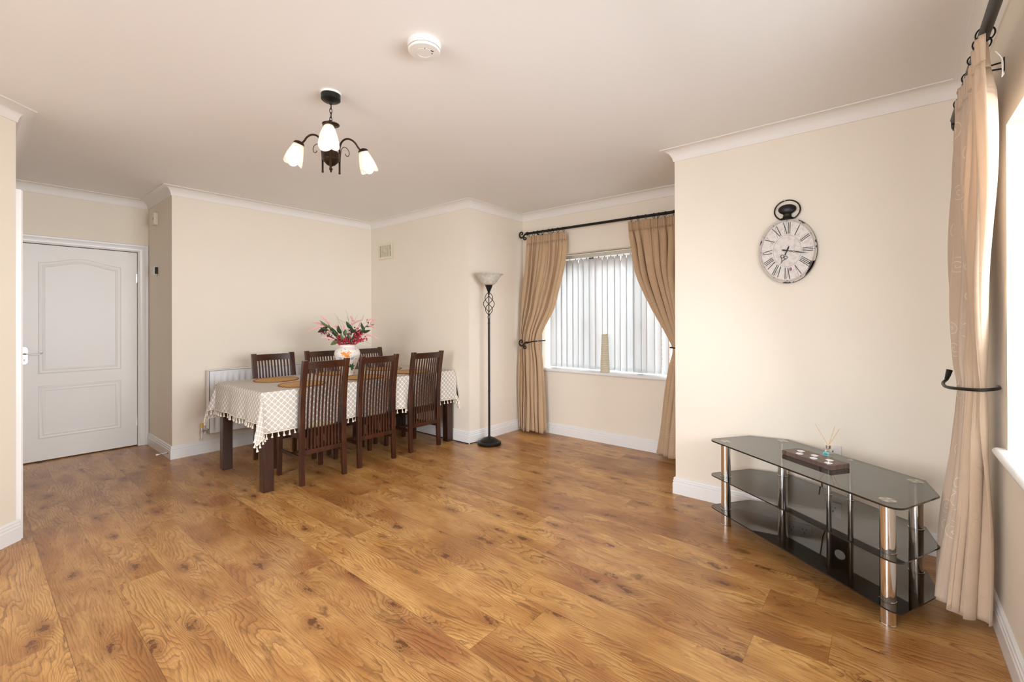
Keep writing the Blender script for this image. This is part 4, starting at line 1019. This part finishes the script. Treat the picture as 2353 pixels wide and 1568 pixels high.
vt = empty('wall_vent', (3.306, 4.815, 2.14))
mb = MB(); mb.box(-.006, -.135, -.095, 0, .135, .095); mb.build('backing', M_DARKP, vt)
mb = MB(); x0, x1 = -.014, -.004
mb.box(x0, -.142, .070, x1, .142, .098); mb.box(x0, -.142, -.098, x1, .142, -.070); mb.box(x0, -.142, -.070, x1, -.112, .070); mb.box(x0, .112, -.070, x1, .142, .070); mb.box(x0, -.112, -.006, x1, .112, .006)
for k in range(9): y = -.112+.224*(k+1)/10; mb.box(x0, y-.005, -.070, x1, y+.005, .070)
mb.build('grille', M_CREAMP, vt, bevel=.001)
mb = MB(); mb.box(-.017, -.018, -.018, -.010, .018, .018); mb.build('centre_boss', M_CREAMP, vt, bevel=.002)
tag(vt, 'cream slotted air vent high on the wall', 'air vent')

th_ = empty('alarm_sensor', (1.217, 5.655, 2.295))
mb = MB(); mb.box(-.036, -.055, -.060, 0, .055, .060); mb.build('housing', M_CREAMP, th_, bevel=.003)
mb = MB(); mb.box(-.0375, -.046, -.012, -.0355, -.026, .014); mb.build('window', simple('grey_window', srgb(110, 104, 94), .3), th_)
tag(th_, 'cream boxy sensor high on the alcove side wall', 'sensor')
ts = empty('thermostat', (1.217, 5.645, 1.782))
mb = MB(); mb.box(-.030, -.034, -.040, -.004, .034, .040); mb.build('cover', M_WHITEP, ts, bevel=.003)
mb = MB(); mb.box(-.0255, -.0375, -.034, 0, -.0345, .034); mb.build('side_dial', M_DARKP, ts)
mb = MB(); mb.tube([(-.012, .052, .022), (-.008, .044, 0), (-.004, .036, -.03)], .0016, 6); mb.build('wire', M_WHITEP, ts)
tag(ts, 'small white thermostat with a dark edge beside the door frame', 'thermostat')
ds = empty('door_stop', (1.201, 5.20, .055))
mb = MB(); mb.lathe([(.014, 0), (.012, .004), (.006, .010)], seg=20, M=Matrix.Rotation(-PI/2, 3, 'Y')); mb.build('mounting', M_SATIN, ds)
mb = MB(); mb.tube([(-.006, 0, 0), (-.075, .0, -.004)], .0032, 10); mb.build('spring_rod', M_SATIN, ds)
mb = MB(); mb.tube([(-.072, 0, -.004), (-.090, 0, -.005)], .0075, 14); mb.build('rubber_tip', M_WHITEP, ds)
tag(ds, 'metal door stop with white tip sticking out of the baseboard', 'door stop')

# ------------------------------------------------------------------ radiator
rd = empty('radiator', (1.48, 5.03, .19)); RX0, RX1, RZ0, RZ1 = 1.482, 3.02, .195, .800
def panel(yc, nm):
    mb = MB(); rows = []; cyc = .0535; N = int((RX1-RX0)/cyc*8)
    zs = [RZ0, RZ0+.012, RZ0+.045, RZ0+.07, RZ1-.07, RZ1-.045, RZ1-.012, RZ1]
    for z in zs:
        row = []
        for k in range(N+1):
            x = RX0+(RX1-RX0)*k/N; f = max(0, min(1, (min(z-RZ0, RZ1-z)-.042)/.022)); w = ((x-RX0-.03)/cyc) % 1.0
            rec = 1 if .30 < w < .80 else 0
            if x < RX0+.03 or x > RX1-.03: rec = 0
            row.append((x, yc+.011*f*rec, z))
        rows.append(row)
    mb.grid(rows); mb.box(RX0, yc+.012, RZ0, RX1, yc+.020, RZ1); mb.box(RX0, yc, RZ0, RX0+.004, yc+.018, RZ1); mb.box(RX0, yc, RZ1-.003, RX1, yc+.018, RZ1); mb.box(RX0, yc, RZ0, RX1, yc+.018, RZ0+.003)
    W2L(mb, rd).build(nm, M_RAD, rd, angle=50)
panel(5.030, 'front_panel'); panel(5.085, 'rear_panel')
mb = MB(); mb.box(RX0-.002, 5.030, RZ1, RX1+.002, 5.105, RZ1+.006); W2L(mb, rd).build('top_grille', M_RAD, rd, bevel=.002)
mb = MB(); mb.box(RX0-.004, 5.030, RZ0+.05, RX0, 5.105, RZ1); W2L(mb, rd).build('side_cover', M_RAD, rd, bevel=.001)
mb = MB(); mb.tube([(RX0+.01, 5.066, .232), (1.44, 5.066, .232)], .009, 12); mb.tube([(1.45, 5.066, .232), (1.44, 5.066, .232)], .013, 8); mb.tube([(1.432, 5.066, .262), (1.432, 5.066, .205)], .012, 14); mb.tube([(1.455, 5.05, .222), (1.455, 5.05, .205)], .005, 8)
W2L(mb, rd).build('valve', M_SATIN, rd)
mb = MB(); mb.tube([(1.432, 5.066, .262), (1.432, 5.066, .302)], [.014, .013], 16); W2L(mb, rd).build('valve_cap', M_YEL, rd)
mb = MB(); mb.tube([(1.432, 5.066, .206), (1.432, 5.066, .168), (1.434, 5.078, .150), (1.432, 5.110, .140), (1.432, 5.134, .138)], .009, 12); W2L(mb, rd).build('feed_pipe', M_WHITEP, rd)
tag(rd, 'white ribbed panel radiator with yellow-capped valve behind the dining table', 'radiator')

# ------------------------------------------------------------------ tower vase on the sill
tv = MB(); tv.lathe([(.046, 0), (.050, .004), (.0495, .02), (.033, .392), (.031, .398), (.026, .398), (.026, .37)], seg=48)
o = tv.build('tower_vase', M_RIB, angle=60); o.location = (4.235, 2.283, .7305); tag(o, 'tall tapered cream ribbed vase on the bay window sill', 'vase')

# ------------------------------------------------------------------ wall clock (oval pocket-watch shape)
ck = empty('wall_clock', (3.311, .482, 1.714))
A_, B_ = .159, .205
def oval(mb, a, b, x0, x1, n=72):
    mb.add([(x0, a*math.cos(2*PI*k/n), b*math.sin(2*PI*k/n)) for k in range(n)] + [(x1, a*math.cos(2*PI*k/n), b*math.sin(2*PI*k/n)) for k in range(n)],
           [tuple(range(n)), tuple(range(n, 2*n))[::-1]] + [(i, (i+1) % n, (i+1) % n+n, i+n) for i in range(n)])
mb = MB(); oval(mb, A_+.001, B_+.001, -.026, 0); mb.build('case', M_BRONZE, ck)
mb = MB(); oval(mb, A_, B_, -.0285, -.026); mb.build('dial', M_DIAL, ck, angle=30)
mb = MB()
for k in (.915, .945, .485):
    q = [(-.0291, A_*k*math.cos(2*PI*j/72), B_*k*math.sin(2*PI*j/72)) for j in range(73)]; mb.tube(q, .0007, 5, cap=False)
mb.build('dial_ring', M_GREYINK, ck)
# camera sees the dial from -x: screen right = -y
def P2c(u, v): return (-.0293, -u, v)
def bar(mb, p, q, w):
    p, q = Vector(p), Vector(q); d = (q-p).normalized(); nn = Vector((-d.y, d.x))*w/2
    c4 = [p-nn, p+nn, q+nn, q-nn]; mb.add([P2c(*v) for v in c4] + [(-.0285, -v.x, v.y) for v in c4], [(0,1,2,3),(7,6,5,4),(0,1,5,4),(1,2,6,5),(2,3,7,6),(3,0,4,7)])
NUM = ['XII','I','II','III','IIII','V','VI','VII','VIII','IX','X','XI']
for i, s in enumerate(NUM):
    a = PI/2-i*PI/6; mb = MB(); cu, cv = math.cos(a), math.sin(a)
    ri, ro = .525, .875
    wid = {'I': .010, 'V': .024, 'X': .026}; tot = sum(wid[ch_] for ch_ in s); off = -tot/2
    T = Vector((cv, -cu))      # clockwise tangent
    ctr_i, ctr_o = Vector((A_*ri*cu, B_*ri*cv)), Vector((A_*ro*cu, B_*ro*cv))
    rad = (ctr_o-ctr_i)
    def pt(t, h): return ctr_i+rad*h+T*t*(.86+.14*h)
    for ch_ in s:
        w = wid[ch_]; m = off+w/2
        if ch_ == 'I': bar(mb, pt(m, 0), pt(m, 1), .0042)
        elif ch_ == 'V': bar(mb, pt(m-w*.36, 1), pt(m, 0), .0042); bar(mb, pt(m+w*.36, 1), pt(m, 0), .0014)
        else: bar(mb, pt(m-w*.36, 1), pt(m+w*.36, 0), .0042); bar(mb, pt(m+w*.36, 1), pt(m-w*.36, 0), .0014)
        off += w
    bar(mb, (A_*.905*cu, B_*.905*cv), (A_*.955*cu, B_*.955*cv), .003)
    mb.build('numeral', M_INK, ck, smooth=False)
def hand(ang, ln, name, x, ornate):
    D = Vector((math.cos(ang), math.sin(ang))); N_ = Vector((-D.y, D.x)); mb = MB()
    def p3(r, t): v = D*r+N_*t; return Vector((x, -v.x, v.y))
    mb.tube([p3(-.030, 0), p3(-.018, 0), p3(0, 0)], [.0015, .0045, .003], 8)
    if ornate:
        mb.tube([p3(0, 0), p3(.03, 0)], .0028, 8)
        for sgn in (-1, 1): mb.tube([p3(.042+.010*math.cos(2*PI*k/16), sgn*.010+.009*math.sin(2*PI*k/16)) for k in range(17)], .0016, 6, cap=False)
        for sgn in (-1, 1): mb.tube([p3(.048, sgn*.013), p3(.062, sgn*.006), p3(.072, 0)], .0016, 6)
        mb.tube([p3(.070, 0), p3(ln, 0)], [.0022, .0008], 8)
    else:
        for c0 in (.022, .040):
            for sgn in (-1, 1): mb.tube([p3(c0-.009, 0), p3(c0, sgn*.006), p3(c0+.009, 0)], .0014, 6)
        mb.tube([p3(0, 0), p3(.015, 0)], .0022, 8)
        mb.tube([p3(.049, 0), p3(.060, 0), p3(ln, 0)], [.0028, .0030, .0007], 8)
    mb.lathe([(.006, -.002), (.006, .002)], *p3(0, 0), seg=16, M=Matrix.Rotation(PI/2, 3, 'Y')); mb.build(name, M_INK, ck)
mb = MB(); rc = random.Random(21)
for a0, la, dp in ((-33, 13, .13), (-28, 7, .2), (-41, 8, .10), (-48, 5, .05), (-93, 7, .055), (-86, 4, .05), (-77, 1.5, .03), (160, 5, .055), (165, 2, .03), (57, 6, .06), (63, 4, .045), (100, 2.5, .05), (13, 3.5, .05), (3, 2.5, .06), (150, 1.5, .015), (205, 1.5, .015)):
    o_, i_ = [], []; m = 14
    for k in range(m+1):
        a = math.radians(a0-la+2*la*k/m); e = math.sin(PI*k/m)
        rr_ = 1-dp*e*rc.uniform(.55, 1.0); o_.append((-.0292, -A_*.999*math.cos(a), B_*.999*math.sin(a))); i_.append((-.0292, -A_*rr_*math.cos(a), B_*rr_*math.sin(a)))
    mb.grid([o_, i_])
mb.build('chipped_paint', M_INK, ck, smooth=False)
hand(math.radians(-113), .088, 'hour_hand', -.034, True); hand(math.radians(-13), .118, 'minute_hand', -.038, False)
mb = MB(); oval(mb, .008, .011, -.0291, -.0285, 20); mb.v = [(x, y-.019, z-.118) for x, y, z in mb.v]; mb.build('purple_stain', simple('purple_stain_ink', srgb(140, 104, 128), .6), ck)
mb = MB(); mb.lathe([(max(0, q.x), q.y) for q in cr([(.046, .196, 0), (.038, .208, 0), (.026, .214, 0), (.022, .226, 0), (.024, .234, 0), (.042, .246, 0), (.050, .262, 0), (.046, .278, 0), (.030, .290, 0), (.010, .295, 0), (.0, .295, 0)], 4)], -.018, 0, 0, seg=32)
mb.v = [(-.018+(x+.018)*.42, y, z) for x, y, z in mb.v]; mb.build('crown', M_BLACK, ck)
mb = MB(); mb.tube([(-.016, .071*math.sin(a), .258+.064*math.cos(a)) for a in [(-2.62+5.24*k/40) for k in range(41)]], .0042, 8); mb.build('hanging_ring', M_BLACK, ck)
mb = MB(); mb.sphere(-.022, .014, .322, .006, 10, 8); mb.build('nail', M_SATIN, ck)
tag(ck, 'oval pocket-watch style clock with Roman numerals on the projecting wall', 'clock')

# ------------------------------------------------------------------ smoked glass stand
FL = Vector((2.98, .78)); DD = Vector((-.57134, -.82071)); NN_ = Vector((.82071, -.57134))
st = empty('glass_stand', (FL.x, FL.y, 0), math.atan2(DD.y, DD.x))
# local x runs along the front edge, local -y... y axis points to the back: build in (a, b)
loc2 = lambda a, b: (a, b)
def rounded(poly, idx, r, seg=6):
    out = []
    m = len(poly)
    for i, p in enumerate(poly):
        if i not in idx: out.append(p); continue
        p = Vector(p); a = Vector(poly[i-1]); b = Vector(poly[(i+1) % m]); ta = (a-p).normalized(); tb_ = (b-p).normalized()
        for k in range(seg+1):
            t = k/seg; q0 = p+ta*r; q1 = p+tb_*r; q = q0*(1-t)**2+p*2*t*(1-t)+q1*t*t; out.append((q.x, q.y))
    return out
flat = [(-.085, -.055), (1.04, -.060), (.985, .262), (.835, .418), (.078, .418), (-.075, .262)]
outl = rounded(flat, (0, 1), .06)
def glass_shelf(z0, z1, name):
    mb = MB(); nn = len(outl); mb.prism(outl, z0, z1); mb.mi = [0, 0]+[1]*nn
    return mb.build(name, [M_SMOKE, M_SMOKE_EDGE], st, smooth=False)
gs_ = [glass_shelf(.513, .521, 'top_shelf'), glass_shelf(.297, .303, 'middle_shelf'), glass_shelf(.095, .101, 'bottom_shelf')]
def post(a, b, r, z0, z1, name='leg'):
    mb = MB(); mb.lathe([(r, z0), (r, z1)], a, b, 0, seg=36)
    if z0 == 0: mb.lathe([(r+.002, 0), (r+.002, .008), (r, .010)], a, b, 0, seg=36)
    for z in (.294, .306, .092, .104):
        if z0 < z < z1: mb.lathe([(r, z-.002), (r+.0015, z-.001), (r+.0015, z+.001), (r, z+.002)], a, b, 0, seg=36, cap=False)
    return mb.build(name, M_CHROME, st, angle=40)
for a, b in ((0, .010), (.950, .007), (.088, .360), (.828, .363)):
    post(a, b, .028, 0, .5125)
    mb = MB(); mb.lathe([(.030, .5212), (.029, .5220), (.0, .5222)], seg=36, cap=False); o = mb.build('support_disc', M_DISC, st); o.location = (a, b, 0)
for a, b in ((.405, .350), (.50, .385)): post(a, b, .0135, .1015, .5125, 'cable_post')
mb = MB(); mb.lathe([(.014, .5212), (.0, .5216)], seg=24, cap=False); o = mb.build('support_disc', M_DISC, st); o.location = (.50, .385, 0)
# black cable panel with a round hole between the two thin posts
mb = MB(); A0_, A1_ = Vector((.415, .354)), Vector((.490, .381)); ax2 = (A1_-A0_); Lp = ax2.length; ax2.normalize(); nrm = Vector((-ax2.y, ax2.x))
z0, z1, hc, hr, N = .1015, .2965, .212, .026, 32
def pp(u, z, k): q = A0_+ax2*u+nrm*k; return (q.x, q.y, z)
for k in (-.003, .003):
    outer = []; inner = []
    for j in range(N):
        a = 2*PI*j/N; cu, cv = math.cos(a), math.sin(a); inner.append(pp(Lp/2+hr*cu, hc+hr*cv, k))
        sx = (Lp/2)/abs(cu) if abs(cu) > 1e-6 else 9; sz = ((z1-hc) if cv > 0 else (hc-z0))/abs(cv) if abs(cv) > 1e-6 else 9; t = min(sx, sz)
        outer.append(pp(Lp/2+t*cu, hc+t*cv, k))
    mb.grid([outer, inner], closed=True)
for (r1_, ) in ((hr,),):
    mb.grid([[pp(Lp/2+hr*math.cos(2*PI*j/N), hc+hr*math.sin(2*PI*j/N), k) for j in range(N)] for k in (-.003, .003)], closed=True)
mb.build('cable_panel', M_SMOKE_EDGE, st, smooth=False)
tag(st, 'three-tier smoked black glass stand with chrome legs standing diagonally in the corner', 'television stand')

def stw(a, b): q = FL+DD*a+NN_*b; return q.x, q.y
ZT = .5222
# candle holder block with six wells
x, y = stw(.456, .185)
cb = empty('candle_holder', (x, y, ZT), math.atan2(DD.y, DD.x))
HL, HW, HH = .147, .062, .023
wells = [(-.100, .030), (-.100, -.022), (0.0, .030), (0.0, -.022), (.095, .030), (.095, -.022)]
wells = [(-.091, .012), (-.057, -.036), (-.006, .012), (.028, -.036), (.079, .012), (.112, -.036)]
mb = MB(); RW = .0205; N = 24
def cell(x0, x1, y0, y1, cx_, cy_):
    o_, i_ = [], []
    for j in range(N):
        a = 2*PI*j/N+.01; cu, cv = math.cos(a), math.sin(a); i_.append((cx_+RW*cu, cy_+RW*cv))
        sx = ((x1-cx_) if cu > 0 else (cx_-x0))/abs(cu); sy = ((y1-cy_) if cv > 0 else (cy_-y0))/abs(cv); t = min(sx, sy); o_.append((cx_+t*cu, cy_+t*cv))
    corners = [(x1, y1), (x0, y1), (x0, y0), (x1, y0)]
    for k, (px, py) in enumerate(corners):     # snap the nearest ray end to the true corner
        j = min(range(N), key=lambda q: math.hypot(o_[q][0]-px, o_[q][1]-py)); o_[j] = (px, py)
    mb.grid([[(a, b, HH) for a, b in o_], [(a, b, HH) for a, b in i_], [(a, b, HH-.012) for a, b in i_]], closed=True)
    mb.add([(a, b, HH-.012) for a, b in i_], [tuple(range(N))])
xb_ = [-HL, -.048, .036, HL]; xf_ = [-HL, -.014, .070, HL]
for i in range(3):
    cell(xb_[i], xb_[i+1], -.012, HW, *wells[2*i]); cell(xf_[i], xf_[i+1], -HW, -.012, *wells[2*i+1])
mb.add([(-HL,-HW,0),(HL,-HW,0),(HL,HW,0),(-HL,HW,0),(-HL,-HW,HH),(HL,-HW,HH),(HL,HW,HH),(-HL,HW,HH)], [(0,3,2,1),(0,1,5,4),(1,2,6,5),(2,3,7,6),(3,0,4,7)])
mb.build('wooden_block', M_SLATE, cb, smooth=False)
tag(cb, 'weathered brown wooden block candle holder on the glass stand', 'candle holder')
tl0 = None
tl_lab = ['tea light in the front row of the wooden holder, at the end nearest the chrome left leg', 'tea light']
TL = [('white tea light in the back row of the wooden holder, end farthest from the curtain', 0), ('white tea light in the front row of the wooden holder, end farthest from the curtain', 1),
      ('white tea light in the back row of the wooden holder, middle well', 2), ('white tea light in the front row of the wooden holder, middle well', 3),
      ('white tea light in the back row of the wooden holder, end nearest the curtain', 4), ('white tea light in the front row, end nearest the curtain, its wick standing tall', 5)]
ang = math.atan2(DD.y, DD.x)
def tealight(tall):
    r = empty('tea_light', (0, 0, 0)); mb = MB(); mb.lathe([(.0188, 0), (.0192, .001), (.0192, .0135), (.0185, .0137), (.0185, .0125)], seg=32, cap=True); mb.build('metal_cup', M_ALU, r)
    mb = MB(); mb.lathe([(.0184, .0118), (.0175, .0126), (.0, .0124)], seg=32, cap=False); mb.build('wax', M_WAX, r)
    mb = MB(); mb.tube([(0, 0, .012), (.0005, 0, .0165 if not tall else .021)], .0011 if not tall else .0016, 6); mb.build('wick', M_WAX, r); return r
t0 = tealight(False)
for i, (lab, k) in enumerate(TL):
    o = t0 if i == 0 else (tealight(True) if i == 5 else copy_tree(t0)); a, b = wells[k]
    q = Matrix.Rotation(ang, 2) @ Vector((a, b)); o.location = (x+q.x, y+q.y, ZT+HH-.0115); o.rotation_euler = (0, 0, i*1.1); tag(o, lab, 'candle', 'tea lights in the wooden holder')
# reed diffuser
x, y = 3.005, .247
rdif = empty('reed_diffuser', (x, y, ZT), math.atan2(-y, -x)+PI/2)
mb = MB()
def sq(h, r, z, n=32):
    out = []
    for k in range(n):
        a = 2*PI*k/n; ex = 5; ca, sa2 = math.cos(a), math.sin(a); rr = (abs(ca)**ex+abs(sa2)**ex)**(-1/ex); out.append((r*h*rr*ca, h*rr*sa2*.8, z))
    return out
mb.grid([sq(.0235, 1, 0), sq(.025, 1, .003), sq(.025, 1, .034), sq(.022, 1, .041), sq(.012, 1, .045), sq(.010, 1, .050)], closed=True); mb.f.append(list(range(32))[::-1]); mb.mi.append(0)
mb.build('glass_bottle', M_CLEAR, rdif)
mb = MB(); mb.grid([sq(.021, 1, .003), sq(.0225, 1, .006), sq(.0225, 1, .020)], closed=True); mb.f.append(list(range(32))[::-1]); mb.mi.append(0); mb.f.append([64+k for k in range(32)]); mb.mi.append(0)
mb.build('fragrance_oil', glassy('pale_oil', (.9, .93, .9, 1), 1.4), rdif)
mb = MB(); mb.lathe([(.0125, .046), (.0125, .063), (.008, .064)], seg=24); mb.build('metal_collar', M_CHROME, rdif)
mb = MB(); mb.box(-.025, -.0212, .009, .002, -.0200, .028); mb.build('paper_label', M_TEAL, rdif, smooth=False)
mb = MB(); mb.box(-.020, -.0216, .0205, -.008, -.0210, .0225); mb.box(-.021, -.0216, .0145, -.003, -.0210, .0175); mb.build('label_print', M_TEALD, rdif, smooth=False)
for dx, dz, bx in ((-.062, .174, .012), (.030, .170, -.004), (.050, .158, -.012)):
    mb = MB(); mb.tube([(bx, 0, .006), (dx*.02, 0, .062), (dx, .004, dz)], .0014, 8); mb.build('reed', M_TAN, rdif)
tag(rdif, 'small glass reed diffuser with turquoise label and three reeds on the glass stand', 'reed diffuser')

# sockets behind the stand
def socket(name, y, z, w, h, lab, double):
    r = empty(name, (3.312, y, z)); mb = MB(); mb.box(-.010, -w/2, -h/2, 0, w/2, h/2); mb.build('faceplate', M_WHITEP, r, bevel=.002)
    mb = MB()
    for cy_ in ((-.035, .035) if double else (0,)):
        mb.box(-.0112, cy_-.002, .004, -.0098, cy_+.002, .014); mb.box(-.0112, cy_-.014, -.014, -.0098, cy_-.008, -.010); mb.box(-.0112, cy_+.008, -.014, -.0098, cy_+.014, -.010)
    mb.build('pin_holes', M_DARKP, r, smooth=False)
    mb = MB()
    for cy_ in ((-.035, .035) if double else (0,)): mb.box(-.0125, cy_-.006, .022, -.0098, cy_+.006, .036)
    mb.build('switch', M_WHITEP, r, bevel=.001); tag(r, lab, 'wall socket')
socket('wall_socket', .432, .245, .146, .086, 'white double wall socket behind the smoked glass middle shelf', True)
socket('wall_socket', .250, .474, .086, .086, 'white single wall plate just behind the reed diffuser', False)
mb = MB(); mb.tube([(3.302, .32, .40), (3.298, .312, .34), (3.285, .30, .24), (3.27, .27, .14), (3.25, .22, .05), (3.24, .12, .006)], .0032, 8)
tag(mb.build('loose_cable', M_BLACK), 'thin black cable hanging down the wall behind the glass stand', 'cable')
